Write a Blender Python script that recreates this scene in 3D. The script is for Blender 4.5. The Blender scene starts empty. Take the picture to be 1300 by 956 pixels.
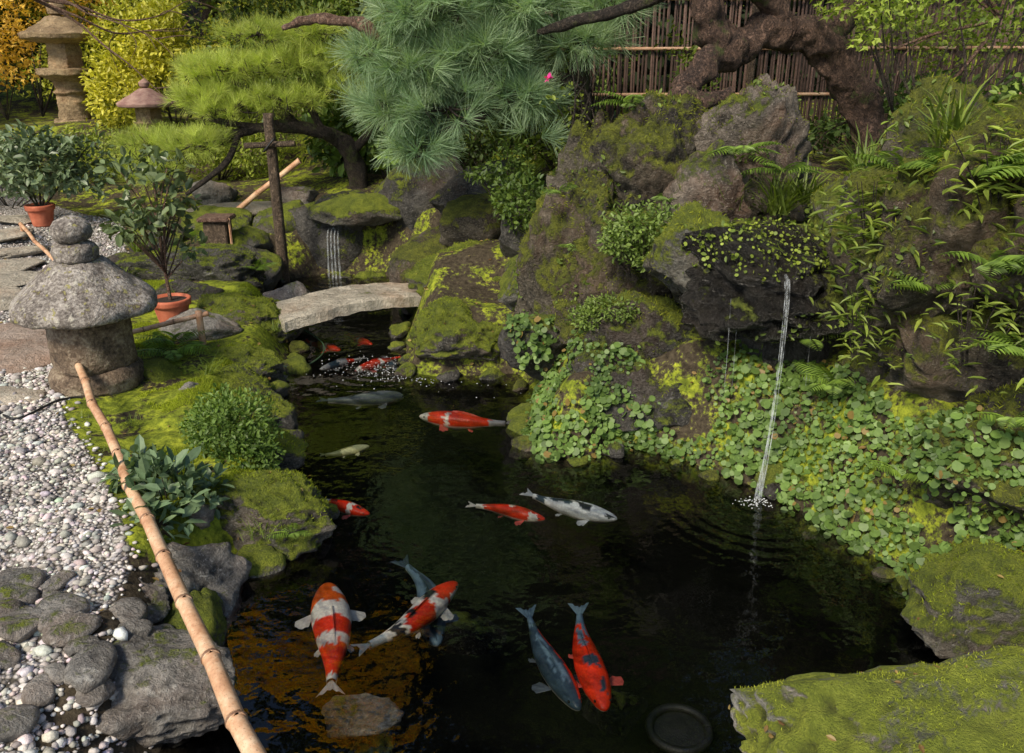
import bpy, bmesh, math, random
import numpy as np
from mathutils import Vector, noise
rng=np.random.default_rng(7); random.seed(7)
SC=bpy.context.scene; COL=SC.collection
R=math.radians
# ------------------------------------------------------------------ mesh helpers
def mk(name,V,Fs,mat,col=None,parent=None,smooth=True):
    V=np.asarray(V,float)
    if not isinstance(Fs,list): Fs=[Fs]
    Fs=[np.asarray(f,int) for f in Fs if len(f)]
    c=V.mean(0); Vl=V-c
    me=bpy.data.meshes.new(name)
    me.vertices.add(len(V)); me.vertices.foreach_set('co',Vl.ravel())
    nl=sum(f.size for f in Fs); nf=sum(len(f) for f in Fs)
    me.loops.add(nl); me.polygons.add(nf)
    me.loops.foreach_set('vertex_index',np.concatenate([f.ravel() for f in Fs]))
    tot=np.concatenate([np.full(len(f),f.shape[1]) for f in Fs])
    st=np.concatenate([[0],np.cumsum(tot)[:-1]])
    me.polygons.foreach_set('loop_start',st); me.polygons.foreach_set('loop_total',tot)
    me.polygons.foreach_set('use_smooth',np.full(nf,smooth))
    me.update(calc_edges=True); me.validate()
    if col is not None:
        a=me.color_attributes.new('Col','FLOAT_COLOR','POINT')
        cc=np.ones((len(V),4)); cc[:,:3]=col; a.data.foreach_set('color',cc.ravel())
    me.materials.append(mat)
    ob=bpy.data.objects.new(name,me); COL.objects.link(ob)
    if parent is not None:
        ob.parent=parent; ob.location=Vector(c)-parent.location
    else: ob.location=Vector(c)
    return ob
def empty(name,loc):
    e=bpy.data.objects.new(name,None); e.location=loc; e.empty_display_size=.1; COL.objects.link(e); return e
def norm(a): return a/np.maximum(np.linalg.norm(a,axis=-1,keepdims=True),1e-9)
def rnd(n): return norm(rng.normal(size=(n,3)))
def sn(P,s=1.,o=0.):
    P=np.asarray(P)*s+o
    return (np.sin(P[:,0]*1.7+1.3*np.sin(P[:,1]*1.1+o))+np.sin(P[:,1]*2.1+1.7*np.sin(P[:,2]*1.3))+np.sin(P[:,2]*1.9+1.1*np.sin(P[:,0]*1.5)))/3
T_OVAL=(np.array([[0,0,0],[.35,.26,.07],[.75,.2,.03],[1,0,-.06],[.75,-.2,.03],[.35,-.26,.07]]),np.array([[0,3,2,1],[0,5,4,3]]))
T_LONG=(np.array([[0,0,0],[.3,.1,.03],[.7,.07,-.03],[1,0,-.18],[.7,-.07,-.03],[.3,-.1,.03]]),np.array([[0,3,2,1],[0,5,4,3]]))
T_NEED=(np.array([[0,.006,0],[0,-.006,0],[1,-.003,-.04],[1,.003,-.04]]),np.array([[0,1,2,3]]))
T_BLADE=(np.array([[0,.03,0],[0,-.03,0],[.6,-.022,.0],[.6,.022,.0],[1,0,-.18],[1,0.002,-.18]]),np.array([[0,1,2,3],[3,2,4,5]]))
_a=np.linspace(.5,2*math.pi-.5,8)
T_ROUND=(np.concatenate([[[.15,0,-.07]],np.c_[.5-.5*np.cos(_a),-.5*np.sin(_a),.05*np.abs(np.sin(2*_a))]]),np.array([[0]+list(range(1,9))]))
T_MAPLE=(np.array([[0,0,0],[.3,.45,.0],[.4,.15,.03],[1,0,-.05],[.4,-.15,.03],[.3,-.45,0]]),np.array([[0,3,2,1],[0,5,4,3]]))
def inst(T,P,d,n,size):
    TV,TF=T; d=norm(d); z=norm(n-(n*d).sum(1,keepdims=True)*d+1e-6); y=np.cross(z,d)
    fr=np.stack([d,y,z],1)
    size=np.asarray(size,float)*np.ones(len(P))
    V=np.einsum('mk,nkj->nmj',TV,fr)*size[:,None,None]+P[:,None,:]
    m=len(TV)
    F=(TF[None]+np.arange(len(P))[:,None,None]*m).reshape(-1,TF.shape[1])
    return V.reshape(-1,3),F
def lcol(n,c1,c2,m,P=None,clump=.5,cs=2.):
    t=rng.random(n)
    if P is not None: t=np.clip(t*(1-clump)+clump*(.5+.6*sn(P,cs,3.)),0,1)
    c=np.array(c1)[None]*(1-t[:,None])+np.array(c2)[None]*t[:,None]
    c=c*rng.uniform(.75,1.25,(n,1))
    return np.repeat(c,m,0)
def cloud(name,blobs,n,size,c1,c2,mat,T=T_OVAL,parent=None,gate=-.35,up=.3,shell=.3,cs=2.5,droop=0.):
    vol=np.array([b[1][0]*b[1][1]+b[1][0]*b[1][2]+b[1][1]*b[1][2] for b in blobs]); k=rng.choice(len(blobs),n,p=vol/vol.sum())
    c=np.array([b[0] for b in blobs],float)[k]; r=np.array([b[1] for b in blobs],float)[k]
    u=rnd(n); rad=1-np.abs(rng.normal(0,shell,n)); rad=np.clip(rad,.1,1.2)[:,None]
    lump=1+.22*sn(u*2.5+c,1.6)[:,None]+.1*sn(u*7+c,1.)[:,None]
    P=c+u*rad*r*lump
    keep=sn(P/ max(size,.03)*.12,1.,5.)>gate; P=P[keep];u=u[keep]; n=len(P)
    d=norm(u*.7+rnd(n)*.8+np.array([0,0,up-.2-droop])); nn=norm(rnd(n)*.6+np.array([0,0,.8])+u*.5)
    s=size*rng.uniform(.6,1.3,n)
    V,F=inst(T,P,d,nn,s)
    return mk(name,V,F,mat,col=lcol(n,c1,c2,len(T[0]),P,.55,cs),parent=parent,smooth=False)
def crom(pts,rad,step):
    pts=np.array(pts,float); rad=np.array(rad,float)
    p=np.concatenate([[2*pts[0]-pts[1]],pts,[2*pts[-1]-pts[-2]]]); out=[];ro=[]
    for i in range(len(pts)-1):
        L=np.linalg.norm(pts[i+1]-pts[i]); k=max(2,int(L/step))
        for j in range(k):
            t=j/k; a,b,c,d=p[i],p[i+1],p[i+2],p[i+3]
            out.append(.5*((2*b)+(c-a)*t+(2*a-5*b+4*c-d)*t*t+(3*b-a-3*c+d)*t**3)); ro.append(rad[i]*(1-t)+rad[i+1]*t)
    out.append(pts[-1]); ro.append(rad[-1]); return np.array(out),np.array(ro)
def tubeVF(pts,rad,sides=8,step=.05,gnarl=0.,seed=0.):
    P,r=crom(pts,rad,step); n=len(P)
    tan=norm(np.gradient(P,axis=0)); ref=np.array([0.13,.21,1.]) if abs(tan[0][2])<.85 else np.array([1.,.1,.05])
    a=norm(np.cross(tan,ref)); b=np.cross(tan,a)
    th=np.linspace(0,2*math.pi,sides,endpoint=False)
    ring=(np.cos(th)[None,:,None]*a[:,None]+np.sin(th)[None,:,None]*b[:,None])
    V=(P[:,None]+ring*r[:,None,None]).reshape(-1,3)
    if gnarl:
        rr=np.repeat(r,sides)
        dsp=np.array([noise.fractal(Vector(v*6+seed),1.,2.,5) for v in V])
        V=V+ring.reshape(-1,3)*(dsp*gnarl*rr)[:,None]
    i=np.arange(n-1)[:,None]*sides; j=np.arange(sides)[None]; j2=(j+1)%sides
    F=np.stack([i+j,i+j2,i+sides+j2,i+sides+j],-1).reshape(-1,4)
    V=np.concatenate([V,[P[0],P[-1]]]); c0=len(V)-2
    tr=np.concatenate([[[c0,(q+1)%sides,q] for q in range(sides)],[[c0+1,(n-1)*sides+q,(n-1)*sides+(q+1)%sides] for q in range(sides)]])
    return V,F,tr
def tube(name,pts,rad,mat,parent=None,**k):
    V,F,tr=tubeVF(pts,rad,**k); return mk(name,V,[F,tr],mat,parent=parent)
def tubes(name,L,mat,parent=None,col=None,**k):
    Vs=[];F4=[];F3=[];o=0;cs=[]
    for q,(pts,rad) in enumerate(L):
        V,F,tr=tubeVF(pts,rad,**k); Vs.append(V);F4.append(F+o);F3.append(tr+o);o+=len(V)
        if col is not None: cs.append(np.repeat([col[q]],len(V),0))
    return mk(name,np.concatenate(Vs),[np.concatenate(F4),np.concatenate(F3)],mat,parent=parent,col=np.concatenate(cs) if cs else None)
def lathe(name,prof,loc,mat,parent=None,segs=48,mod=None,rough=0.,smooth=True):
    th=np.linspace(0,2*math.pi,segs,endpoint=False); V=[]
    pr=[prof[0]]
    for a,b in zip(prof[:-1],prof[1:]):
        L=math.hypot(b[0]-a[0],b[1]-a[1]); k=max(1,int(L/.012))
        for j in range(1,k+1): pr.append((a[0]+(b[0]-a[0])*j/k,a[1]+(b[1]-a[1])*j/k))
    for r,z in pr:
        for t in th:
            q=r*(mod(t,z) if mod else 1)
            V.append((q*math.cos(t),q*math.sin(t),z))
    V=np.array(V)+np.array(loc)
    if rough:
        V+=np.array([noise.noise_vector(Vector(v*9)) for v in V])*rough+np.array([noise.noise_vector(Vector(v*35)) for v in V])*rough*.45
    n=len(pr); i=np.arange(n-1)[:,None]*segs; j=np.arange(segs)[None]; j2=(j+1)%segs
    F=np.stack([i+j,i+j2,i+segs+j2,i+segs+j],-1).reshape(-1,4)
    return mk(name,V,F,mat,parent=parent,smooth=smooth)
def box(name,c,s,mat,parent=None,rz=0,bev=.008,rx=0):
    bm=bmesh.new(); bmesh.ops.create_cube(bm,size=1)
    for v in bm.verts: v.co=Vector((v.co.x*s[0],v.co.y*s[1],v.co.z*s[2]))
    bmesh.ops.bevel(bm,geom=bm.edges[:],offset=bev,segments=2,affect='EDGES')
    me=bpy.data.meshes.new(name); bm.to_mesh(me); bm.free(); me.materials.append(mat)
    ob=bpy.data.objects.new(name,me); COL.objects.link(ob); ob.rotation_euler=(rx,0,rz)
    ob.location=Vector(c)-(parent.location if parent else Vector((0,0,0)))
    if parent: ob.parent=parent
    return ob
# ------------------------------------------------------------------ materials
class M:
    def __init__(s,name):
        s.m=bpy.data.materials.new(name); s.m.use_nodes=True; s.nt=s.m.node_tree; s.nt.nodes.clear()
        s.out=s.n('OutputMaterial'); 
    def n(s,t,**k):
        x=s.nt.nodes.new('ShaderNode'+t)
        for a,b in k.items(): setattr(x,a,b)
        return x
    def l(s,a,b): s.nt.links.new(a,b)
    def pos(s): return s.n('NewGeometry').outputs['Position']
    def noise(s,v,scale,det=5,rough=.55,dist=0.):
        x=s.n('TexNoise'); s.l(v,x.inputs['Vector']); x.inputs['Scale'].default_value=scale; x.inputs['Detail'].default_value=det; x.inputs['Roughness'].default_value=rough; x.inputs['Distortion'].default_value=dist; return x.outputs['Fac']
    def ramp(s,f,stops):
        x=s.n('ValToRGB'); s.l(f,x.inputs[0]); e=x.color_ramp.elements
        while len(e)<len(stops): e.new(.5)
        for q,(p,c) in zip(e,stops): q.position=p; q.color=(*c,1) if len(c)==3 else c
        return x.outputs[0]
    def math(s,op,a,b=None,c=None):
        x=s.n('Math',operation=op)
        for i,v in enumerate((a,b,c)):
            if v is None: continue
            if isinstance(v,(int,float)): x.inputs[i].default_value=v
            else: s.l(v,x.inputs[i])
        return x.outputs[0]
    def mix(s,f,a,b,blend='MIX'):
        x=s.n('MixRGB',blend_type=blend)
        for i,v in enumerate((f,a,b)):
            if isinstance(v,(int,float)): x.inputs[i].default_value=v
            elif isinstance(v,tuple): x.inputs[i].default_value=(*v,1)
            else: s.l(v,x.inputs[i])
        return x.outputs[0]
    def mr(s,v,a,b,c=0,d=1):
        x=s.n('MapRange'); s.l(v,x.inputs[0]); 
        for i,q in enumerate((a,b,c,d)): x.inputs[i+1].default_value=q
        return x.outputs[0]
    def bump(s,h,dist=.01,st=1.,nrm=None):
        x=s.n('Bump'); s.l(h,x.inputs['Height']); x.inputs['Distance'].default_value=dist; x.inputs['Strength'].default_value=st
        if nrm: s.l(nrm,x.inputs['Normal'])
        return x.outputs[0]
    def pr(s,col,rough=.6,nrm=None,spec=.4):
        x=s.n('BsdfPrincipled')
        if isinstance(col,tuple): x.inputs['Base Color'].default_value=(*col,1)
        else: s.l(col,x.inputs['Base Color'])
        if isinstance(rough,(int,float)): x.inputs['Roughness'].default_value=rough
        else: s.l(rough,x.inputs['Roughness'])
        x.inputs['Specular IOR Level'].default_value=spec
        if nrm: s.l(nrm,x.inputs['Normal'])
        s.l(x.outputs[0],s.out.inputs[0]); return x
MOSS=[(.28,(.045,.06,.01)),(.46,(.15,.19,.018)),(.66,(.36,.40,.035))]
def rockmat(name,dark,light,moss=.5,wet=.75,lich=(.32,.32,.28),mossr=MOSS,lamt=.62,tint=.2):
    m=M(name); p=m.pos()
    n1=m.noise(p,3.5,8,.62,.4); n2=m.noise(p,22,8,.7,.5); n3=m.noise(p,9,6,.7,.6); n4=m.noise(p,75,5,.7)
    f=m.math('ADD',m.math('ADD',m.math('MULTIPLY',n1,.45),m.math('MULTIPLY',n2,.35)),m.math('MULTIPLY',n4,.2))
    mid=tuple((a*.55+b*.45) for a,b in zip(dark,light))
    c=m.ramp(f,[(.40,dark),(.5,mid),(.60,light)])
    c=m.mix(m.mr(n3,lamt,lamt+.08),c,lich)
    c=m.mix(m.math('MULTIPLY',m.mr(n4,.57,.66),.6),c,lich)
    c=m.mix(m.math('MULTIPLY',m.mr(m.noise(p,1.8,4,.6),.5,.65),tint),c,(light[0]*1.1,light[1]*.62,light[2]*.38))
    nz=m.n('SeparateXYZ'); m.l(m.n('NewGeometry').outputs['Normal'],nz.inputs[0])
    mm=m.math('ADD',m.math('MULTIPLY',nz.outputs[2],.55),m.math('MULTIPLY',m.math('SUBTRACT',m.noise(p,2.6,7,.7,.5),.5),2.6))
    mask=m.mr(m.math('ADD',mm,m.math('MULTIPLY',m.math('SUBTRACT',n2,.5),1.4)),.75-moss,1.0-moss)
    mn=m.math('ADD',m.math('MULTIPLY',m.noise(p,10,6,.7),.6),m.math('MULTIPLY',m.noise(p,90,4,.7),.4)); mc=m.ramp(mn,mossr)
    c=m.mix(mask,c,mc)
    pt=m.n('NewGeometry').outputs['Pointiness']; c=m.mix(m.mr(pt,.44,.5,.7,0),c,(.006,.005,.004))  # crevice shade painted into the colour: concave spots go near-black
    r=m.mr(mask,0,1,wet,.95)
    h=m.math('ADD',m.math('ADD',m.math('ADD',n3,m.math('MULTIPLY',n2,.8)),m.math('MULTIPLY',n4,.35)),m.math('MULTIPLY',mask,m.math('MULTIPLY',m.noise(p,130,4,.7),.9)))
    m.pr(c,r,m.bump(h,.055,1.)); return m.m
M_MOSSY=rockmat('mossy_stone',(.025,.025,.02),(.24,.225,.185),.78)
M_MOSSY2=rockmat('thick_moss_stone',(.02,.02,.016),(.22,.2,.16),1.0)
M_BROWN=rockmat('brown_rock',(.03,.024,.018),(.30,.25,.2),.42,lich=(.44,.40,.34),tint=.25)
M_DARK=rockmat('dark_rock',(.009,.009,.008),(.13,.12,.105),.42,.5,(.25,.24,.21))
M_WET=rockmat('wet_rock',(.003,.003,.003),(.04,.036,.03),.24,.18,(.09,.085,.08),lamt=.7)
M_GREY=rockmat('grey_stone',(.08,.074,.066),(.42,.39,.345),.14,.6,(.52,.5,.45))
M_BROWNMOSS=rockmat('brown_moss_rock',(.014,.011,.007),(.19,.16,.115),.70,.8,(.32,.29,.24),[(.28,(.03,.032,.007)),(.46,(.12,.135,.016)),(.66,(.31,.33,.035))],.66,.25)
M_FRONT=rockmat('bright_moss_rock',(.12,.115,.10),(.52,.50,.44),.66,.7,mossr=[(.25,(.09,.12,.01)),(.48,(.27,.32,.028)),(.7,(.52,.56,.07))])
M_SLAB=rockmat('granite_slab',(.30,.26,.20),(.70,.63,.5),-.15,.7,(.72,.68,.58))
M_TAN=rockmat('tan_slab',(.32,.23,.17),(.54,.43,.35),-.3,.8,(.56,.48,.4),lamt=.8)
def lantmat():
    m=M('weathered_granite'); p=m.pos(); n1=m.noise(p,6,8,.7); n2=m.noise(p,60,4,.7); n3=m.noise(p,18,6,.7)
    c=m.ramp(m.math('ADD',m.math('MULTIPLY',n1,.55),m.math('MULTIPLY',n2,.45)),[(.40,(.08,.066,.056)),(.49,(.23,.20,.172)),(.60,(.54,.49,.43))])
    c=m.mix(m.mr(n3,.58,.66),c,(.57,.53,.44)); c=m.mix(m.mr(m.noise(p,13,6,.65),.56,.64),c,(.085,.06,.048)); c=m.mix(m.mr(m.noise(p,26,4,.6),.6,.66),c,(.32,.29,.11))
    m.pr(c,.85,m.bump(m.math('ADD',n3,m.math('MULTIPLY',n2,.8)),.022,1.)); return m.m
M_LANT=lantmat()
def lantdark():
    m=M('dark_weathered_stone'); p=m.pos(); n1=m.noise(p,7,8,.7); n2=m.noise(p,50,4,.7)
    c=m.ramp(m.math('ADD',m.math('MULTIPLY',n1,.6),m.math('MULTIPLY',n2,.4)),[(.38,(.04,.027,.018)),(.5,(.17,.12,.08)),(.62,(.38,.31,.22))])
    m.pr(c,.85,m.bump(m.math('ADD',n1,n2),.02,1.)); return m.m
M_LANTD=lantdark()
def leafmat(name,rough=.5,tr=.3,spec=.4):
    m=M(name); a=m.n('Attribute',attribute_name='Col'); 
    c=m.mix(.35,a.outputs['Color'],m.ramp(m.noise(m.pos(),60,3),[(.3,(.55,.55,.55)),(.7,(1.3,1.3,1.3))]),'MULTIPLY')
    b=m.pr(c,rough,None,spec)
    if tr==0: return m.m
    t=m.n('BsdfTranslucent'); m.l(m.mix(1.,c,(1.6,1.7,.7),'MULTIPLY'),t.inputs[0])
    x=m.n('MixShader'); x.inputs[0].default_value=tr; m.l(b.outputs[0],x.inputs[1]); m.l(t.outputs[0],x.inputs[2]); m.l(x.outputs[0],m.out.inputs[0]); return m.m
M_LEAF=leafmat('leaf'); M_GLOSS=leafmat('glossy_leaf',.4,.12,.45); M_NEED=leafmat('pine_needle',.5,.3); M_MOSSF=leafmat('moss_fuzz',.9,.3,.1); M_CROWN=leafmat('evergreen_leaf',.7,0)
def barkmat(name,a,b,moss=0):
    m=M(name); p=m.pos(); mp=m.n('Mapping'); m.l(p,mp.inputs[0]); mp.inputs['Scale'].default_value=(1,1,.6)
    n1=m.noise(mp.outputs[0],12,8,.72,1.2); n2=m.noise(p,48,6,.7,.8); n3=m.noise(mp.outputs[0],26,5,.65,1.5)
    c=m.ramp(m.math('ADD',m.math('MULTIPLY',n1,.5),m.math('MULTIPLY',n2,.5)),[(.38,a),(.50,tuple((x+y)*.45 for x,y in zip(a,b))),(.62,b)])
    rg=m.math('ABSOLUTE',m.math('SUBTRACT',n3,.5)); c=m.mix(m.mr(rg,0,.035,.75,0),c,(a[0]*.4,a[1]*.4,a[2]*.4))
    if moss: c=m.mix(m.mr(m.noise(p,5,6,.7),.55,.63),c,(.11,.13,.035))
    h=m.math('ADD',m.math('MULTIPLY',n1,1.2),m.math('ADD',m.mr(rg,0,.09,0,.8),m.math('MULTIPLY',n2,.5))); m.pr(c,.85,m.bump(h,.05,1.)); return m.m
M_BARK=barkmat('rough_bark',(.04,.022,.015),(.36,.22,.155),1)
M_BARKD=barkmat('dark_bark',(.02,.016,.012),(.16,.12,.09),1)
M_DEAD=barkmat('dead_wood',(.18,.085,.055),(.58,.38,.27))
M_POST=barkmat('weathered_wood',(.10,.065,.042),(.36,.26,.17))
def attrmat(name,rough=.6,tex=60):
    m=M(name); a=m.n('Attribute',attribute_name='Col'); p=m.pos()
    c=m.mix(.6,a.outputs['Color'],m.ramp(m.noise(p,tex,4),[(.3,(.5,.5,.5)),(.7,(1.35,1.35,1.35))]),'MULTIPLY')
    m.pr(c,rough,m.bump(m.noise(p,tex*2,4),.004,.6)); return m.m
M_ATTR=attrmat('reed_stick',.8,30); M_PEB=attrmat('pebble_stone',.75,70)
def bamboomat():
    m=M('dry_bamboo'); p=m.pos(); n=m.noise(p,7,5); n2=m.noise(p,60,4); n3=m.noise(p,140,3,.7)
    c=m.ramp(m.math('ADD',m.math('MULTIPLY',n,.7),m.math('MULTIPLY',n2,.3)),[(.35,(.36,.17,.085)),(.5,(.56,.33,.19)),(.66,(.72,.52,.34))])
    c=m.mix(m.mr(n3,.60,.66,0,.7),c,(.12,.07,.04))
    m.pr(c,.4,m.bump(n2,.002,.5)); return m.m
M_BAM=bamboomat()
def simple(name,a,b,sc=12,rough=.7,bd=.004):
    m=M(name); p=m.pos(); n=m.noise(p,sc,6,.65); m.pr(m.ramp(n,[(.35,a),(.65,b)]),rough,m.bump(m.noise(p,sc*6,4),bd,.8)); return m.m
M_NODE=simple('bamboo_node',(.16,.08,.045),(.30,.18,.11),30,.6)
M_TERRA=simple('terracotta',(.36,.085,.04),(.55,.17,.09),9,.75)
M_SOIL=simple('potting_soil',(.015,.01,.007),(.05,.035,.025),40,.95,.01)
M_IRON=simple('dark_iron',(.012,.012,.012),(.03,.028,.025),20,.5)
M_REDST=simple('reddish_stone',(.20,.105,.09),(.38,.25,.2),9,.8)
M_GOLDST=rockmat('weathered_tan_stone',(.16,.11,.06),(.56,.41,.24),-.05,.85,(.6,.46,.28))
M_HOSE=simple('green_hose',(.03,.06,.03),(.06,.10,.05),10,.4)
M_BLACK=simple('black_cable',(.008,.008,.008),(.015,.015,.015),10,.4)
def groundmat():
    m=M('garden_ground'); p=m.pos(); a=m.n('Attribute',attribute_name='Col'); sp=m.n('SeparateColor'); m.l(a.outputs['Color'],sp.inputs[0])
    n1=m.noise(p,4,8,.65); n2=m.noise(p,30,6,.7)
    dirt=m.ramp(n2,[(.3,(.02,.015,.010)),(.7,(.10,.08,.052))])
    v=m.n('TexVoronoi'); m.l(p,v.inputs[0]); v.inputs['Scale'].default_value=55
    sv=m.n('SeparateColor'); m.l(v.outputs['Color'],sv.inputs[0])
    g=m.ramp(sv.outputs[0],[(0,(.30,.26,.23)),(.5,(.48,.44,.41)),(1,(.68,.65,.61))]); g=m.mix(m.mr(v.outputs['Distance'],.35,.75),g,(.08,.07,.055))
    mo=m.ramp(m.math('ADD',m.math('MULTIPLY',m.noise(p,9,6,.7,.6),.6),m.math('MULTIPLY',n2,.4)),[(.34,(.035,.045,.010)),(.48,(.15,.185,.02)),(.64,(.40,.44,.04))])
    j=m.math('MULTIPLY',m.math('SUBTRACT',n1,.5),1.8)
    c=m.mix(m.mr(m.math('ADD',sp.outputs[1],m.math('ADD',j,m.math('MULTIPLY',m.math('SUBTRACT',n2,.5),1.))),.45,.6),dirt,mo)
    gm=m.mr(m.math('ADD',sp.outputs[0],m.math('MULTIPLY',j,.4)),.42,.55)
    c=m.mix(gm,c,g)
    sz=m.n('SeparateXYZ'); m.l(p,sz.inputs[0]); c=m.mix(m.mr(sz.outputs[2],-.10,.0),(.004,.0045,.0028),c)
    h=m.math('ADD',m.math('MULTIPLY',n2,.8),m.math('MULTIPLY',gm,m.math('SUBTRACT',1.,v.outputs['Distance'])))
    m.pr(c,.9,m.bump(h,.025,.9),.1); return m.m
M_GROUND=groundmat()
def watermat():
    m=M('pond_water'); p=m.pos()
    n=m.noise(p,4,3,.5); n2=m.noise(p,18,2,.5)
    def ring(cx,cy,fr,fall,amp):
        s=m.n('VectorMath',operation='DISTANCE'); q=m.n('CombineXYZ'); sx=m.n('SeparateXYZ'); m.l(p,sx.inputs[0]); m.l(sx.outputs[0],q.inputs[0]); m.l(sx.outputs[1],q.inputs[1]); m.l(q.outputs[0],s.inputs[0]); s.inputs[1].default_value=(cx,cy,0)
        d=s.outputs['Value']; return m.math('MULTIPLY',m.math('SINE',m.math('MULTIPLY',d,fr)),m.mr(d,0,fall,amp,0))
    h=m.math('ADD',m.math('MULTIPLY',n,.8),m.math('MULTIPLY',n2,.10))
    h=m.math('ADD',h,m.math('ADD',ring(1.28,3.88,75,.75,.10),m.math('ADD',ring(-1.8,8.35,50,1.6,.2),ring(-.95,5.9,60,.9,.10))))
    b=m.bump(h,.02,.7)
    g=m.n('BsdfGlossy'); g.inputs['Roughness'].default_value=.015; g.inputs[0].default_value=(1,1,1,1); m.l(b,g.inputs['Normal'])
    t=m.n('BsdfTransparent'); t.inputs[0].default_value=(.96,.98,.95,1)
    f=m.n('Fresnel'); f.inputs[0].default_value=1.45; m.l(b,f.inputs['Normal'])
    x=m.n('MixShader'); m.l(f.outputs[0],x.inputs[0]); m.l(t.outputs[0],x.inputs[1]); m.l(g.outputs[0],x.inputs[2]); m.l(x.outputs[0],m.out.inputs[0]); return m.m
M_WATER=watermat()
def fallmat():
    m=M('falling_water'); mp=m.n('Mapping'); m.l(m.pos(),mp.inputs[0]); mp.inputs['Scale'].default_value=(60,60,4)
    n=m.noise(mp.outputs[0],2,4,.6); b=m.n('BsdfPrincipled'); b.inputs['Base Color'].default_value=(.7,.75,.77,1); b.inputs['Roughness'].default_value=.15
    t=m.n('BsdfTransparent'); x=m.n('MixShader'); m.l(m.mr(n,.42,.7,.02,.4),x.inputs[0]); m.l(t.outputs[0],x.inputs[1]); m.l(b.outputs[0],x.inputs[2]); m.l(x.outputs[0],m.out.inputs[0]); return m.m
M_FALL=fallmat()
M_FOAM=simple('water_bubble',(.4,.42,.42),(.65,.66,.66),10,.2)
def koimat():
    m=M('koi_skin'); a=m.n('Attribute',attribute_name='Col'); v=m.n('TexVoronoi'); m.l(m.n('TexCoord').outputs['Object'],v.inputs[0]); v.inputs['Scale'].default_value=90
    c=m.mix(m.mr(v.outputs['Distance'],.2,.8,0,.35),a.outputs['Color'],m.mix(1.,a.outputs['Color'],(.5,.42,.42),'MULTIPLY'))
    x=m.pr(c,.35,m.bump(v.outputs['Distance'],.002,.5),.3); return m.m
M_KOI=koimat()
# ------------------------------------------------------------------ terrain
POND=[(-1.11,2.19),(-1.13,2.52),(-1.22,2.84),(-1.26,3.19),(-1.17,3.38),(-.93,3.45),(-.97,3.73),(-1.11,4.02),(-1.36,4.5),(-1.58,4.95),(-1.63,5.35),(-1.56,5.64),(-1.70,6.32),(-1.97,7.17),(-2.39,7.53),(-2.45,8.17),(-2.01,8.55),(-1.37,8.55),(-.93,8.17),(-.8,7.53),(-.93,7.17),(-.9,6.52),(-.81,5.72),(-.5,5.61),(0,5.67),(.1,5.35),(.07,4.83),(.02,4.6),(.18,4.34),(.45,4.31),(.69,4.48),(.94,4.34),(1.26,4.02),(1.44,3.77),(1.57,3.48),(1.72,3.22),(1.76,2.99),(2.0,2.84),(1.7,2.3),(.9,2.1),(.6,1.75),(-1.0,1.75)]
PA=np.array(POND)
def sdist(X,Y):
    d=np.full(X.shape,1e9); ins=np.zeros(X.shape,bool); n=len(PA)
    for i in range(n):
        a=PA[i];b=PA[(i+1)%n]; e=b-a; t=np.clip(((X-a[0])*e[0]+(Y-a[1])*e[1])/(e@e),0,1)
        d=np.minimum(d,np.hypot(X-a[0]-t*e[0],Y-a[1]-t*e[1]))
        c=((a[1]>Y)!=(b[1]>Y))&(X<(b[0]-a[0])*(Y-a[1])/((b[1]-a[1]) if b[1]!=a[1] else 1e-9)+a[0]); ins^=c
    return np.where(ins,-d,d)
CP=np.array([(.1,5.5,.2),(.3,4.9,.35),(.7,4.9,.45),(1.3,4.6,.6),(1.6,4.2,.5),(2.0,3.7,.75),(2.15,3.1,.35),(2.6,3.6,1.2),(1.5,5.2,1.0),(2.5,5,1.4),(1,6.2,1.15),(2,6.5,1.35),(3.5,6.5,1.4),(1,8,1.3),(3,8.5,1.3),(0,6.2,.4),(0,7,.7),(-.4,7.6,.5),(0,9,1.0),(-1,9.2,.6),(-1.5,10,.8),(-3,9,.4),(-2.7,7.5,.33),(-4,8,.33),(-5,9.5,.45),(-4,11,.6),(-6,13,1.2),(-3,13,1.2),(0,12,1.3),(4,12,1.5),(-8,9,.6),(-3,5.5,.28),(-2.5,4.5,.25),(-3,3,.25),(-2,2,.25),(-2.2,6,.25),(-1.95,4.3,.24),(-4,5,.28),(1.5,1.5,.2),(0,1,.25),(-1.4,1.5,.22),(3,2,.6),(0,-4,.3),(-8,-2,.3),(8,-2,.6),(8,6,1.6),(-15,10,1),(0,22,4),(-10,24,4),(10,22,4),(-30,30,6),(30,30,6),(-40,0,2),(40,0,3),(0,-40,1),(0,60,12)])
def idw(X,Y):
    w=1/((X[...,None]-CP[:,0])**2+(Y[...,None]-CP[:,1])**2+.02)**1.6
    return (w*CP[:,2]).sum(-1)/w.sum(-1)
def height(X,Y):
    X=np.asarray(X,float);Y=np.asarray(Y,float)
    d=sdist(X,Y); h=idw(X,Y); P=np.stack([X.ravel(),Y.ravel(),0*X.ravel()],1)
    rg=np.clip((X+.6)/1.2,0,1)*np.clip((Y-2.5)/1,0,1)
    mb=np.clip((X+2.6)/.5,0,1)*(X<-.9)
    h=h+(sn(P,4.).reshape(X.shape)*.03+sn(P,11.).reshape(X.shape)*.018)*(.25+rg+1.1*mb)
    s=np.clip(d/.32,0,1); s=s*s*(3-2*s); o=-.03+(h+.03)*s
    q=np.clip(-d/.25,0,1); return np.where(d>0,o,-.03-.75*q)
def hz(x,y): return float(height(np.array([x]),np.array([y]))[0])
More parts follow.
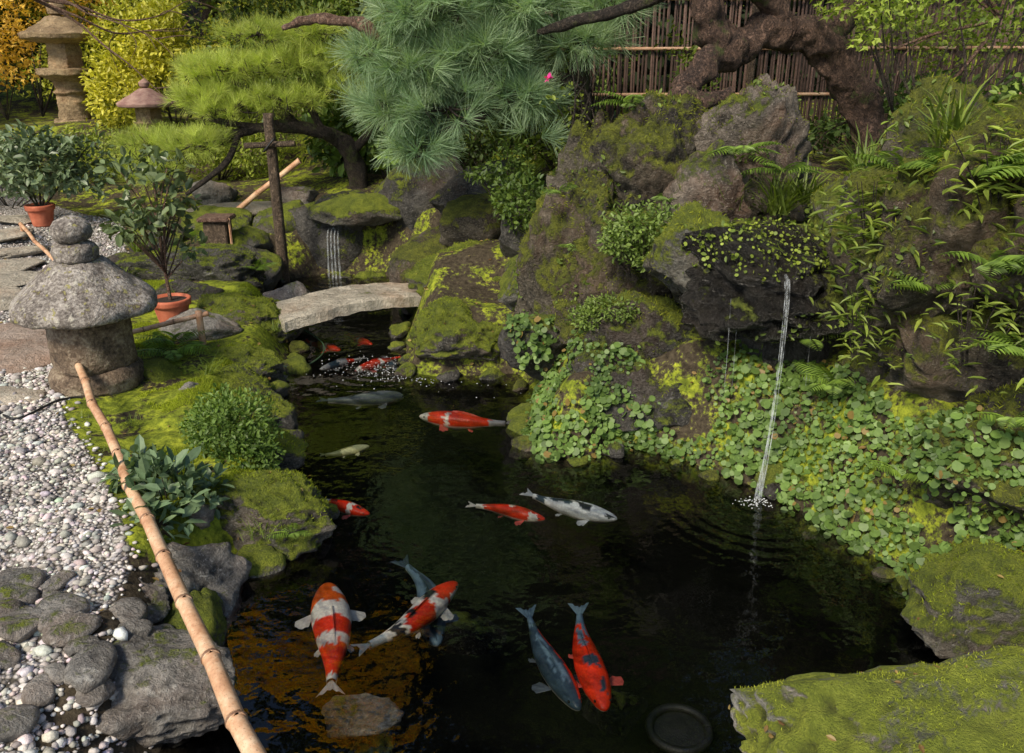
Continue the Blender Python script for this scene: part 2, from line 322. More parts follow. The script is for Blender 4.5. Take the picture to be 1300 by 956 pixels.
BXY=[1.5,2.6,2.85,3.08,3.72,4.49,4.8,5.3,6,7.5,9,10.5]; BXX=[-1.5,-1.5,-1.5,-1.62,-2.02,-2.6,-2.72,-2.9,-3.05,-3.5,-4.1,-6]
gx=np.concatenate([np.linspace(-70,-8,25),np.linspace(-7.5,-3.6,40),np.arange(-3.5,3,.04),np.linspace(3.1,7.5,45),np.linspace(8,70,25)])
gy=np.concatenate([np.linspace(-45,-1,18),np.linspace(-.8,1.4,18),np.arange(1.5,7,.04),np.linspace(7.1,14,80),np.linspace(14.5,75,35)])
GX,GY=np.meshgrid(gx,gy); GZ=height(GX,GY)
TV=np.stack([GX.ravel(),GY.ravel(),GZ.ravel()],1); W=len(gx)
ii=(np.arange(len(gy)-1)[:,None]*W+np.arange(W-1)[None]).ravel(); TF=np.stack([ii,ii+1,ii+W+1,ii+W],1)
bx=np.interp(TV[:,1],BXY,BXX)
grav=np.clip((bx-TV[:,0])/.12+.5,0,1)*(TV[:,1]<11)
moss=np.where((TV[:,0]<-1)&(TV[:,1]<7),.62,.45); moss=np.where((TV[:,0]>0)&(TV[:,1]<5.6),.5,moss); moss=np.where(TV[:,1]>9.5,.5,moss); moss=np.where((TV[:,0]<0)&(TV[:,1]<2.9),.15,moss)
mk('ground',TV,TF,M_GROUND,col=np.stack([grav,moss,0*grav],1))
SURF={'ground':(TV,np.concatenate([TF[:,:3],TF[:,[0,2,3]]]))}
def sample(names,n,cond):
    T=np.concatenate([SURF[q][0][SURF[q][1]] for q in names])
    c=T.mean(1); k=cond(c,None); T=T[k]
    if len(T)==0: return np.zeros((0,3)),np.zeros((0,3))
    nr=np.cross(T[:,1]-T[:,0],T[:,2]-T[:,0]); a=np.linalg.norm(nr,axis=1)
    i=rng.choice(len(T),n,p=a/a.sum()); u=rng.random((n,1));v=rng.random((n,1)); s=u+v>1; u=np.where(s,1-u,u);v=np.where(s,1-v,v)
    t=T[i]; return t[:,0]+(t[:,1]-t[:,0])*u+(t[:,2]-t[:,0])*v, norm(nr[i])
# ------------------------------------------------------------------ rocks
_ico={}
def ico(s):
    if s not in _ico:
        bm=bmesh.new(); bmesh.ops.create_icosphere(bm,subdivisions=s,radius=1)
        _ico[s]=(np.array([v.co[:] for v in bm.verts]),np.array([[v.index for v in f.verts] for f in bm.faces])); bm.free()
    return _ico[s]
def rock(name,c,s,seed,mat,rot=0.,cuts=9,sub=4,rough=.16,tilt=(0,0)):
    V,F=ico(sub); V=V.copy(); r=np.random.default_rng(seed)
    for _ in range(cuts):
        n=norm(r.normal(size=3)); d=r.uniform(.5,.88); p=V@n; V=V-np.outer(np.maximum(p-d,0)*.93,n)
    o=Vector((seed*3.1,seed*1.7,seed*.9)); N0=norm(V)
    oc=7 if sub>4 else 5
    dsp=np.array([noise.fractal(Vector(v)*1.5+o,.9,2.1,oc)*rough+abs(noise.noise(Vector(v)*3.2+o))*rough*.6-max(0,.12-abs(noise.noise(Vector(v)*2.3-o)))*rough*1.6 +noise.fractal(Vector(v)*8+o,.9,2.,3)*.035 for v in V])
    V=V+N0*dsp[:,None]; V=V*(np.array(s)/2*1.12)
    a,b=tilt; cz,sz_=math.cos(rot),math.sin(rot)
    Rx=np.array([[1,0,0],[0,math.cos(a),-math.sin(a)],[0,math.sin(a),math.cos(a)]]);Ry=np.array([[math.cos(b),0,math.sin(b)],[0,1,0],[-math.sin(b),0,math.cos(b)]])
    V=V@(Rx.T)@(Ry.T)@np.array([[cz,-sz_,0],[sz_,cz,0],[0,0,1]]).T+np.array(c)
    ob=mk(name,V,F,mat); SURF[ob.name]=(V,F); return ob.name
RK={}
def rk(key,*a,**k): RK[key]=rock(*a,**k)
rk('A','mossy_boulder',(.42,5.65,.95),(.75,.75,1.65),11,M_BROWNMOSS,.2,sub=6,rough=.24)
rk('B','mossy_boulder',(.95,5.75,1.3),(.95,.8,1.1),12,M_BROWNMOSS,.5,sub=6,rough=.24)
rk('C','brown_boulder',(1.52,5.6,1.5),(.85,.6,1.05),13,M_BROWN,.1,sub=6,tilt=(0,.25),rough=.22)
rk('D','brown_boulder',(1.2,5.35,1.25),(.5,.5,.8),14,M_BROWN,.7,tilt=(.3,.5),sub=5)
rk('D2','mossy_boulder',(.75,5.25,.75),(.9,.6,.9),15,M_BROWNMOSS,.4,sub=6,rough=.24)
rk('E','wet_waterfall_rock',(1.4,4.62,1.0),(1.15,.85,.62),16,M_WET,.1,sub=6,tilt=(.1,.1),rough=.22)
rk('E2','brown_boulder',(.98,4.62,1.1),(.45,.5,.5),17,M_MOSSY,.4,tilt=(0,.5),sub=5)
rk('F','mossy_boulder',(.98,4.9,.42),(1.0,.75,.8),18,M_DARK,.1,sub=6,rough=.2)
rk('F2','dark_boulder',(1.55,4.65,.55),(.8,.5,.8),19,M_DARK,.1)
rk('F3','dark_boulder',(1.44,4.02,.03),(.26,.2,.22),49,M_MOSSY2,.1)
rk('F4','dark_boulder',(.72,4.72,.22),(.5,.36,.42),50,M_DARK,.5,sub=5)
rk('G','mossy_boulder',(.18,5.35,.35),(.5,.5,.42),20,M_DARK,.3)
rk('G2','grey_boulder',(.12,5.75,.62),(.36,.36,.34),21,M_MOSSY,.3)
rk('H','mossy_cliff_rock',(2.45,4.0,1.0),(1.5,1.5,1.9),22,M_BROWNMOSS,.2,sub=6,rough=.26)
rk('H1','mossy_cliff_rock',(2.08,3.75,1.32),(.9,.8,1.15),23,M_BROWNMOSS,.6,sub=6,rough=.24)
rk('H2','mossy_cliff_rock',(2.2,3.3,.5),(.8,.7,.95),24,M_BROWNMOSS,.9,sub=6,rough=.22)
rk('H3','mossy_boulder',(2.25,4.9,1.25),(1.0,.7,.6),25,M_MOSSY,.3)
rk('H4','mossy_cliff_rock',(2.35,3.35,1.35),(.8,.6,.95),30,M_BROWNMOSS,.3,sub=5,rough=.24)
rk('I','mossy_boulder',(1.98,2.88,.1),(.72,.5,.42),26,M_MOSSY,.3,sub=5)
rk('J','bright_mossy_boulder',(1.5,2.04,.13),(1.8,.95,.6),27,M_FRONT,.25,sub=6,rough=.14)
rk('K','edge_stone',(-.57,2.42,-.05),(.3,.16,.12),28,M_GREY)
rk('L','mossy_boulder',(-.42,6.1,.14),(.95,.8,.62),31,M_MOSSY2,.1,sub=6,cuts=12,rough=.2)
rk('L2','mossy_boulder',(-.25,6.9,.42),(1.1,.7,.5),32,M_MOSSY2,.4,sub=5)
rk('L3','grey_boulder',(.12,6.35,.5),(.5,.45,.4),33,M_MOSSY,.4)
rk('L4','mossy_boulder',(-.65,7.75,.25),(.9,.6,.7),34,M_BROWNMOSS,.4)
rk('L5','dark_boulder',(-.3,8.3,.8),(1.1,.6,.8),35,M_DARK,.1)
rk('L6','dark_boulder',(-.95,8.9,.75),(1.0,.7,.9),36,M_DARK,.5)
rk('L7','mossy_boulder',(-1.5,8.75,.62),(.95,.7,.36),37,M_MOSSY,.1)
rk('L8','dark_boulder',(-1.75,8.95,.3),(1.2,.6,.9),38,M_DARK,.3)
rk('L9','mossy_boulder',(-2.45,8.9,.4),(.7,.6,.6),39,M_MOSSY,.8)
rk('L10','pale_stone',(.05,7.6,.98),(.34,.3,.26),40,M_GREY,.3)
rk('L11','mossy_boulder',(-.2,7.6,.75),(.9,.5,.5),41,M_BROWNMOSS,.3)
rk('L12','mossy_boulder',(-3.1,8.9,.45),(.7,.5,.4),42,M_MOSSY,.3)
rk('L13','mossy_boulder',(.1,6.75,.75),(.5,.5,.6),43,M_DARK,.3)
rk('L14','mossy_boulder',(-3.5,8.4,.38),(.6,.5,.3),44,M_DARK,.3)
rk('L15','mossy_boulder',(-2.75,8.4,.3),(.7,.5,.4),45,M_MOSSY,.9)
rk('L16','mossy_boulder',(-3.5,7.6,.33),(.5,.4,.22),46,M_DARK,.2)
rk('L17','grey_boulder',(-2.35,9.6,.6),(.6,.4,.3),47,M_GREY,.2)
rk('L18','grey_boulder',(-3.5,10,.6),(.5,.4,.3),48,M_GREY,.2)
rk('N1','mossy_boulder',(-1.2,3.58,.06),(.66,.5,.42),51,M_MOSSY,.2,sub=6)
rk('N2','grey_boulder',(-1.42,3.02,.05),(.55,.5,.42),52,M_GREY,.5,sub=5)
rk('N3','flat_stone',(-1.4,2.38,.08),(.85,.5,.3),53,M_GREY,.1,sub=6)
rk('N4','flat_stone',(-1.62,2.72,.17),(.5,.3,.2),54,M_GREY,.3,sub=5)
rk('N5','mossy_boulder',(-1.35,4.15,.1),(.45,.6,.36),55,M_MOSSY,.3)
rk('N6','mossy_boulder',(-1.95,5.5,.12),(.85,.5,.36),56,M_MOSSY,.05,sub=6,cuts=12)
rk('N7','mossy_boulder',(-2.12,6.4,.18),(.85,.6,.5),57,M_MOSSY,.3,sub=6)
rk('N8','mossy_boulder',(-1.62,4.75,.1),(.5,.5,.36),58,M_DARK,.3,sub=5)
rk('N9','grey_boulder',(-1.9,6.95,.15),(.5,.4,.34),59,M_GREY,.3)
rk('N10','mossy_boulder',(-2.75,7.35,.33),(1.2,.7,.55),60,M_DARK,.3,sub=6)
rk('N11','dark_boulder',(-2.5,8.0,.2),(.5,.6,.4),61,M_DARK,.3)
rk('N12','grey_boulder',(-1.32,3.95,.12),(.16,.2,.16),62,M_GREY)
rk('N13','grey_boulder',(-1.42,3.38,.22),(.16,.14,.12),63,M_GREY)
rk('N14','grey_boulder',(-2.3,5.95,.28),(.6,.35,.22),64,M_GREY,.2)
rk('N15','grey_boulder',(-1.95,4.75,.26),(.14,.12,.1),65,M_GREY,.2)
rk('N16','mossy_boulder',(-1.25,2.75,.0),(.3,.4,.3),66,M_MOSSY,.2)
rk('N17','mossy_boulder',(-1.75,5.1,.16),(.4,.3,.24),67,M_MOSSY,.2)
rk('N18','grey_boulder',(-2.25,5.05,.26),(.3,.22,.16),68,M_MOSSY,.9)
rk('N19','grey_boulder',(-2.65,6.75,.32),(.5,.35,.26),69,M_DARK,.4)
k=0
for i in range(len(PA)):
    a=PA[i];b=PA[(i+1)%len(PA)]; L=np.linalg.norm(b-a)
    for j in range(int(L/.2)):
        if a[1]<2.1 and b[1]<2.3: continue
        q=a+(b-a)*rng.random()+rng.normal(0,.03,2); s=rng.uniform(.08,.2)
        if q[1]<2.3: continue
        if q[0]>.2 and q[0]<1.75 and q[1]<4.7: s*=.6
        rock('shore_stone',(q[0],q[1],rng.uniform(-.05,.04)),(s*1.3,s,s*.9),100+k,[M_MOSSY,M_DARK,M_MOSSY,M_BROWNMOSS][k%4],rng.random()*6,sub=3); k+=1
for i,(x,y,s) in enumerate([(-.25,3.75,.4),(.5,3.2,.35),(-.6,2.9,.3)]):
    rock('submerged_stone',(x,y,-.76),(s,s*.8,.16),300+i,M_WET,i)
rock('tan_stepping_stone',(-3.42,5.55,.27),(1.0,1.1,.12),401,M_TAN,.2,cuts=4,rough=.05,sub=5)
rock('stepping_stone',(-3.15,4.66,.25),(.75,.3,.08),402,M_SLAB,.05,cuts=5,rough=.05)
for i,(x,y) in enumerate([(-4.25,6.9),(-4.5,7.4),(-4.75,7.95),(-5.0,8.5),(-5.3,9.1),(-4.0,6.45)]):
    rock('stepping_stone',(x,y,hz(x,y)+.02),(.6,.42,.09),410+i,M_SLAB,.5+.3*i,cuts=6,rough=.06)
rock('stone_slab',(-2.9,9.6,.5),(1.3,.5,.12),430,M_SLAB,.1,cuts=5,rough=.05)
for i in range(60):
    x=rng.uniform(-2.4,-1.2); y=rng.uniform(1.9,2.95); s=rng.uniform(.05,.16)
    rock('river_stone',(x,y,hz(x,y)+s*.12),(s*1.3,s,s*.55),450+i,M_GREY,rng.random()*6,sub=3,cuts=4,rough=.08)
def pebbles():
    n=25000
    P=np.c_[rng.uniform(-3.8,-1.2,n),rng.uniform(1.7,5.6,n)]
    far=np.c_[rng.uniform(-6.2,-2.7,8000),rng.uniform(4.6,9.5,8000)]; P=np.concatenate([P,far])
    b=np.interp(P[:,1],BXY,BXX)+np.where(P[:,1]<2.5,.25,0)
    P=P[P[:,0]<b+rng.normal(0,.06,len(P))]; n=len(P); z=height(P[:,0],P[:,1])
    V,F=ico(1); V=V.copy()
    s=np.exp(rng.normal(math.log(.0095),.40,n))[:,None]*np.c_[rng.uniform(.9,1.6,n),rng.uniform(.8,1.1,n),rng.uniform(.5,.8,n)]
    th=rng.random(n)*6.3; c,sn_=np.cos(th),np.sin(th)
    v=V[None]*s[:,None]*(1+.12*rng.normal(size=(n,len(V),1)))
    X=v[...,0]*c[:,None]-v[...,1]*sn_[:,None]; Y=v[...,0]*sn_[:,None]+v[...,1]*c[:,None]
    v=np.stack([X+P[:,:1],Y+P[:,1:2],v[...,2]+z[:,None]+s[:,2:3]*.4],-1)
    FF=(F[None]+np.arange(n)[:,None,None]*len(V)).reshape(-1,3)
    g=rng.uniform(.24,.74,(n,1)); col=g*np.array([[1,.93,.85]])*(1+rng.normal(0,.05,(n,3)))
    mk('gravel_pebbles',v.reshape(-1,3),FF,M_PEB,col=np.repeat(col,len(V),0))
pebbles()
def litter():
    P,N=sample(['ground']+[RK[k] for k in('N1','N2','N3','N5','N6','N7','L','L2','J','I')],1100,lambda c,_:(c[:,2]>.08)&(c[:,1]<9)&(c[:,1]>1.8)&(c[:,0]<3)&(c[:,0]>-6))
    n=len(P); V,F=inst(T_OVAL,P+N*.006,rnd(n)*np.array([1,1,.2]),norm(N+rnd(n)*.35),rng.uniform(.015,.04,n)); mk('fallen_leaves',V,F,M_LEAF,col=lcol(n,(.12,.06,.02),(.42,.30,.10),6),smooth=False)
litter()
# ------------------------------------------------------------------ water
wx=np.linspace(-2.8,2.3,60);wy=np.linspace(1.3,8.9,80);WX,WY=np.meshgrid(wx,wy)
ii=(np.arange(79)[:,None]*60+np.arange(59)[None]).ravel()
mk('pond_water',np.stack([WX.ravel(),WY.ravel(),0*WX.ravel()],1),np.stack([ii,ii+1,ii+61,ii+60],1),M_WATER)
wf=empty('waterfall',(1.3,4.0,0))
tubes('stream',[([(1.385,4.22,1.12),(1.38,4.13,1.08),(1.355,4.03,.8),(1.32,3.95,.4),(1.285,3.91,-.01)],[.012,.007,.0045,.005,.011]),([(1.40,4.2,1.11),(1.39,4.12,1.05),(1.362,4.02,.7),(1.33,3.95,.3),(1.30,3.92,-.01)],[.005,.003,.0025,.003,.007]),([(1.375,4.2,1.11),(1.368,4.12,1.05),(1.345,4.03,.7),(1.31,3.95,.3),(1.27,3.92,-.01)],[.004,.002,.002,.003,.006])],M_FALL,parent=wf,step=.05,sides=8)
tubes('drips',[([(x,4.2,1.0-q*.05),(x,4.17,.75-q*.1),(x,4.16,.5)],[.001,.0013,.001]) for q,x in enumerate([1.12,1.16,1.55])],M_FALL,parent=wf,sides=5,step=.2)
wf2=empty('small_waterfall',(-1.8,8.5,0))
tubes('stream',[([(-1.86+i*.035,8.66,.47),(-1.86+i*.035,8.5,.42),(-1.86+i*.037+.01*math.sin(i*3),8.42,0)],[.008+.006*(i%2),.007,.012]) for i in range(4)],M_FALL,parent=wf2,sides=6)
def bubbles():
    P=[]
    for cx,cy,s,n in [(1.27,3.88,.05,90),(-.75,5.75,.18,320),(-1.05,5.9,.22,140),(-.2,5.5,.15,15)]:
        P.append(np.c_[rng.normal(cx,s,n),rng.normal(cy,s*.6,n)])
    P=np.concatenate(P); P=P[sdist(P[:,0],P[:,1])<-.02]; n=len(P); V,F=ico(1)
    s=rng.uniform(.002,.006,n); v=V[None]*s[:,None,None]*np.array([1,1,.5])+np.c_[P,np.full(n,.001)][:,None]
    mk('water_bubbles',v.reshape(-1,3),(F[None]+np.arange(n)[:,None,None]*len(V)).reshape(-1,3),M_FOAM)
bubbles()
# ------------------------------------------------------------------ koi
RED=(.90,.045,.012);ORG=(.95,.15,.015);WHT=(.92,.88,.78);BLK=(.02,.022,.03);BLU=(.17,.27,.35);DBL=(.045,.08,.115);YEL=(.80,.78,.42)
def koi(head,tail,base,patches,z=-.065,bend=.06,fat=1.,seed=0,scale=1.):
    h=np.array(head);t_=np.array(tail); L=np.linalg.norm(t_-h)*scale; ax=(t_-h)/np.linalg.norm(t_-h); sd=np.array([-ax[1],ax[0]])
    ts=np.linspace(0,.9,56); prof_t=[0,.015,.05,.1,.18,.28,.4,.55,.7,.8,.87,.9]; wv=[.006,.026,.046,.062,.082,.094,.094,.078,.05,.032,.024,.022]
    hv=[.006,.022,.042,.06,.082,.1,.104,.086,.056,.04,.036,.036]
    w=np.interp(ts,prof_t,wv)*L*fat;hh=np.interp(ts,prof_t,hv)*L*.95
    sp=lambda t:(t*L, bend*L*math.sin(t*4.2-.6)*min(1,.3+t)-bend*L*math.sin(-.6)*.3)
    S=28; th=np.linspace(0,2*math.pi,S,endpoint=False); V=[];C=[]
    def colr(t,a,b,up):
        c=np.array(base)
        e=.045*noise.noise(Vector((t*9,a*3,seed*5.)))+.03*noise.noise(Vector((t*22,a*7,seed*3.)))
        for p in patches:
            t0,t1,s0,s1,cl=p
            if t0<t+e<t1 and s0<a+e*6<s1 : c=np.array(cl)
        if up<-.35: c=c*.3+np.array(WHT)*.7
        return c
    def W(x,y,zz): 
        p=h+ax*x+sd*y; return (p[0],p[1],z+zz)
    for i,t in enumerate(ts):
        cx,cy=sp(t)
        for q in th:
            a=math.cos(q);b=math.sin(q)
            V.append(W(cx,cy+w[i]*a,hh[i]*b*(.85 if b>0 else 1))); C.append(colr(t,a,0,b))
    n=len(ts); i=np.arange(n-1)[:,None]*S; j=np.arange(S)[None]; j2=(j+1)%S
    F4=[np.stack([i+j,i+j2,i+S+j2,i+S+j],-1).reshape(-1,4)]
    def fan(root,d0,d1,L0,tipc,rootc,nn=9,lift=0.,notch=0.):
        o=len(V); rows=5; 
        for r in range(rows):
            f=r/(rows-1)
            for k in range(nn):
                a=k/(nn-1); ang=d0+(d1-d0)*a; ln=L0*(1-notch*math.sin(math.pi*a))*(.75+.25*math.sin(math.pi*a) if not notch else 1)
                V.append(W(root[0]+math.cos(ang)*ln*f, root[1]+math.sin(ang)*ln*f, root[2]+lift*f*L0+.004*math.sin(k*2.)*f)); C.append(np.array(rootc)*(1-f)+np.array(tipc)*f)
        ff=[[o+r*nn+k,o+r*nn+k+1,o+(r+1)*nn+k+1,o+(r+1)*nn+k] for r in range(rows-1) for k in range(nn-1)]
        F4.append(np.array(ff))
    tc=colr(.88,0,0,1)*.7; pale=np.array(base)*.8+.1
    for sgn in (1,-1):
        cx,cy=sp(.24); fan((cx,cy+sgn*.075*L*fat,-.03*L),sgn*.35,sgn*1.35,.14*L,pale*.6,pale*.9,lift=-.15)
        cx,cy=sp(.52); fan((cx,cy+sgn*.05*L*fat,-.05*L),sgn*.2,sgn*.85,.085*L,pale*.6,pale*.8,lift=-.2)
    cx,cy=sp(.89); c2=sp(.8); a0=math.atan2(cy-c2[1],cx-c2[0])
    fan((cx-.02*L,cy,.0),a0-.42,a0+.5,.17*L,tc*.9,tc,nn=13,lift=.12,notch=.38)
    o=len(V); m=12
    for k in range(m):
        t=.34+.3*k/(m-1); cx,cy=sp(t); hb=np.interp(t,prof_t,hv)*L*.8; e=.02*L*math.sin(math.pi*min(1,.25+k/(m-1)*.8))
        V.append(W(cx,cy,hb*.95)); V.append(W(cx+.02*L,cy+.012*L,hb+e)); cc=colr(t,0,0,1); C+= [cc,cc*.8+.05]
    F4.append(np.array([[o+2*k,o+2*k+2,o+2*k+3,o+2*k+1] for k in range(m-1)]))
    V.append(W(0,sp(0)[1],0)); C.append(colr(0,0,0,1)); tri=np.array([[len(V)-1,(q+1)%S,q] for q in range(S)])
    for sgn in (1,-1):
        cx,cy=sp(.065); iv,iff=ico(1); o=len(V)
        for v in iv: V.append(W(cx+v[0]*.011*L,cy+sgn*.047*L*fat+v[1]*.008*L,.018*L+v[2]*.01*L)); C.append(np.array((.01,.01,.01)))
        tri=np.concatenate([tri,iff+o])
    V=np.array(V); top=V[:,2].max()
    if top>-.004: V[:,2]-=top+.004
    return mk('koi_fish',V,[np.concatenate(F4),tri],M_KOI,col=np.array(C))
A=(-2,2)
koi((-.84,3.27),(-.68,2.55),WHT,[(-.1,.28,*A,ORG),(.42,.56,*A,RED),(.64,.86,*A,RED),(.1,.16,.3,.9,WHT)],bend=.02,seed=1,fat=1.2)
koi((-.25,3.26),(-.62,2.78),WHT,[(-.1,.30,-.7,.9,RED),(.36,.62,-.3,2,RED),(.24,.36,-.9,.1,BLK),(.5,.56,-2,.2,BLK),(.66,.74,-.5,2,BLK),(.8,1,*A,(.4,.5,.55))],bend=.06,seed=2,fat=1.05)
koi((-.32,2.99),(-.54,3.64),BLU,[(.0,.9,-.25,.25,DBL)],z=-.2,bend=-.07,seed=3)
koi((.25,2.50),(.06,3.10),DBL,[(.05,.75,-2,-.55,RED),(.2,.7,-.3,.3,BLU),(.8,1,*A,BLU)],z=-.1,bend=.03,seed=4,fat=.85)
koi((.34,2.46),(.285,3.08),RED,[(.3,.42,-.4,.4,DBL),(.5,.7,-.1,.5,BLU),(.78,1,*A,BLU),(.1,.2,-.6,0,DBL),(.62,.8,-.8,-.2,BLU)],bend=.03,seed=5)
koi((.17,3.81),(-.23,3.96),RED,[(.1,.2,.2,2,WHT),(.4,.5,-2,.3,WHT),(.8,1,*A,WHT)],bend=-.04,seed=6,fat=.9)
koi((.54,3.81),(.07,4.08),(.78,.82,.84),[(.25,.38,-.2,.7,BLK),(.45,.7,-.5,.4,DBL),(.02,.1,.2,.8,BLK),(.75,.85,*A,DBL)],bend=.03,seed=7)
koi((-.74,3.86),(-1.10,4.02),RED,[(.25,.33,-.4,2,WHT),(.5,.56,-2,.2,BLK),(.12,.18,-1,.2,BLK),(.65,.72,*A,WHT)],bend=-.04,seed=8)
koi((-.61,5.13),(.02,5.0),RED,[(.0,.1,*A,WHT),(.5,.56,.1,2,WHT),(.28,.34,-2,-.2,WHT),(.74,1,*A,(.55,.52,.52))],bend=-.03,seed=9)
koi((-1.36,6.36),(-1.70,6.60),RED,[(.3,.4,*A,WHT),(.7,.8,*A,WHT)],bend=.03,seed=10,z=-.045,fat=1.1)
koi((-1.17,5.91),(-.86,6.22),RED,[(.0,.12,*A,WHT),(.5,.6,*A,WHT)],bend=.03,seed=11,z=-.045,fat=1.1)
koi((-1.13,6.5),(-1.38,6.75),RED,[(.4,.5,*A,WHT)],bend=.03,seed=12,z=-.045)
koi((-.87,4.68),(-1.14,4.55),YEL,[(.6,1,*A,(.2,.22,.12))],z=-.07,bend=.05,seed=13,fat=1.2)
koi((-1.02,6.3),(-.85,5.95),DBL,[(.1,.3,*A,(.3,.3,.32))],z=-.08,bend=.04,seed=14)
koi((-1.45,6.0),(-1.15,6.25),(.5,.5,.5),[(.2,.4,*A,DBL),(.6,.75,*A,RED)],z=-.07,bend=.04,seed=15)
koi((-.75,5.7),(-1.38,5.6),(.14,.17,.18),[(.2,.6,-.4,.4,(.24,.27,.29))],z=-.16,bend=.04,seed=16)
# ------------------------------------------------------------------ bridge
def bridge():
    n=60;m=22;V=[];L=1.32;w=.5;ang=math.atan2(.59,.96); ca,sa=math.cos(ang),math.sin(ang); cx,cy=-1.28,6.68
    for top in (1,0):
        for i in range(n):
            s=-L/2+L*i/(n-1)
            for j in range(m):
                q=-w/2+w*j/(m-1); z=.27+.07*(1-(2*s/L)**2)-(0 if top else .095)
                z+=.010*noise.fractal(Vector((s*9,q*9,top*3.)),1,2,4)- (.014 if j in (0,m-1) and top else 0)
                x=s+(.02*noise.noise(Vector((q*12,i*.1,1.))) if i in(0,n-1) else 0);y=q+.028*noise.fractal(Vector((s*4,q*.5,5.)),1,2,4)*(abs(q)/w*2);V.append((cx+ca*x-sa*y,cy+sa*x+ca*y,z))
    def id(t,i,j): return t*n*m+i*m+j
    F=[]
    for i in range(n-1):
        for j in range(m-1):
            F.append([id(0,i,j),id(0,i+1,j),id(0,i+1,j+1),id(0,i,j+1)]);F.append([id(1,i,j),id(1,i,j+1),id(1,i+1,j+1),id(1,i+1,j)])
        for j,r in((0,0),(m-1,1)):
            a=[id(0,i,j),id(1,i,j),id(1,i+1,j),id(0,i+1,j)]; F.append(a if not r else a[::-1])
    for j in range(m-1):
        F.append([id(0,0,j),id(0,0,j+1),id(1,0,j+1),id(1,0,j)]);F.append([id(0,n-1,j),id(1,n-1,j),id(1,n-1,j+1),id(0,n-1,j+1)])
    mk('stone_bridge',V,np.array(F),M_SLAB,smooth=False)
bridge()
# ------------------------------------------------------------------ stone lantern
LX,LY=-2.57,4.93; g=.23
sl=empty('stone_lantern',(LX,LY,g))
hexm=lambda t,z:1+.018*math.cos(6*t+.4)
lathe('base',[(.0,0),(.25,0),(.272,.03),(.275,.09),(.255,.13),(.235,.15),(0,.15)],(LX,LY,g),M_LANTD,sl,rough=.014)
lathe('fire_box',[(0,.14),(.225,.145),(.235,.16),(.24,.28),(.235,.40),(.22,.475),(0,.48)],(LX,LY,g),M_LANTD,sl,mod=lambda t,z:1+.03*math.cos(4*t),rough=.012)
lathe('roof',[(0,.475),(.25,.475),(.37,.485),(.405,.495),(.412,.51),(.41,.545),(.395,.57),(.34,.62),(.27,.685),(.20,.745),(.155,.785),(.12,.80),(0,.80)],(LX,LY,g),M_LANT,sl,mod=hexm,rough=.012,segs=90)
lathe('neck_ring',[(0,.78),(.10,.79),(.125,.81),(.13,.86),(.115,.89),(.08,.905),(0,.91)],(LX,LY,g),M_LANT,sl,rough=.008)
lathe('finial',[(0,.89),(.06,.90),(.10,.925),(.117,.96),(.11,1.0),(.085,1.03),(.045,1.05),(0,1.055)],(LX,LY,g),M_LANT,sl,rough=.008)
# ------------------------------------------------------------------ bamboo rails
def bampole(name,a,b,r0,r1,parent=None,nodes=8,sag=0.):
    a=np.array(a);b=np.array(b); L=np.linalg.norm(b-a); pts=[];rad=[];nd=[]
    for i in range(nodes+1):
        for dt,k in((-.012,1.),(-.004,1.13),(.004,1.10),(.012,.97)):
            t=i/nodes+dt/L
            if -.001<=t<=1.001:
                p=a+(b-a)*t; p[2]-=sag*math.sin(math.pi*t); p+=.008*np.array([math.sin(i*2.3),math.cos(i*1.7),0]); pts.append(p); rad.append((r0+(r1-r0)*t)*k)
        if 0<i<nodes:
            t=i/nodes; p=a+(b-a)*t; p[2]-=sag*math.sin(math.pi*t); p+=.008*np.array([math.sin(i*2.3),math.cos(i*1.7),0]); u=(b-a)/L; nd.append(([p-u*.0035,p+u*.0035],[(r0+(r1-r0)*t)*1.15]*2))
    o=tube(name,pts,rad,M_BAM,parent=parent,sides=16,step=.6)
    if parent is None: return o
    tubes(name+'_nodes',nd,M_NODE,parent=parent,sides=14,step=1.); return o
br=empty('bamboo_rail',(-2.6,4.73,.2))
bampole('rail',(-2.60,4.76,.45),(-.62,1.68,.36),.022,.030,br,11,.03)
tube('post',[(-2.6,4.74,.1),(-2.6,4.74,.42)],[.022,.022],M_BAM,br)
tube('near_post',[(-.72,1.83,.0),(-.72,1.83,.34)],[.028,.028],M_BAM,br)
br=empty('bamboo_rail',(-2.15,5.6,.2))
bampole('rail',(-2.7,5.42,.38),(-2.10,5.62,.485),.016,.018,br,3); tube('post',[(-2.15,5.6,.1),(-2.15,5.6,.51)],[.024,.024],M_BAM,br); tube('post_2',[(-2.66,5.44,.1),(-2.66,5.44,.39)],[.018,.018],M_BAM,br)
br=empty('bamboo_rail',(-4.2,7.75,.3))
bampole('rail',(-4.9,8.45,.55),(-4.0,7.3,.45),.018,.018,br,4); tube('post',[(-4.0,7.3,.2),(-4.0,7.3,.47)],[.018,.018],M_BAM,br);tube('post_2',[(-4.88,8.43,.2),(-4.88,8.43,.56)],[.018,.018],M_BAM,br)
tube('power_cable',[(-3.6,4.35,.27),(-3.2,4.3,.27),(-2.95,4.42,.27),(-2.75,4.33,.27),(-2.65,4.6,.27),(-2.5,4.7,.25)],[.007]*6,M_BLACK,sides=6)
tube('garden_hose',[(-1.72,6.5,.12),(-1.5,6.35,.03),(-1.45,6.1,.01),(-1.55,5.85,.0),(-1.65,5.75,.05)],[.006]*5,M_HOSE,sides=6)
def torus(name,c,Rr,r,mat,parent=None,seg=40):
    pts=[(c[0]+Rr*math.cos(a),c[1]+Rr*math.sin(a),c[2]) for a in np.linspace(0,2*math.pi,seg)]
    return tube(name,pts,[r]*seg,mat,parent,sides=6,step=.2)
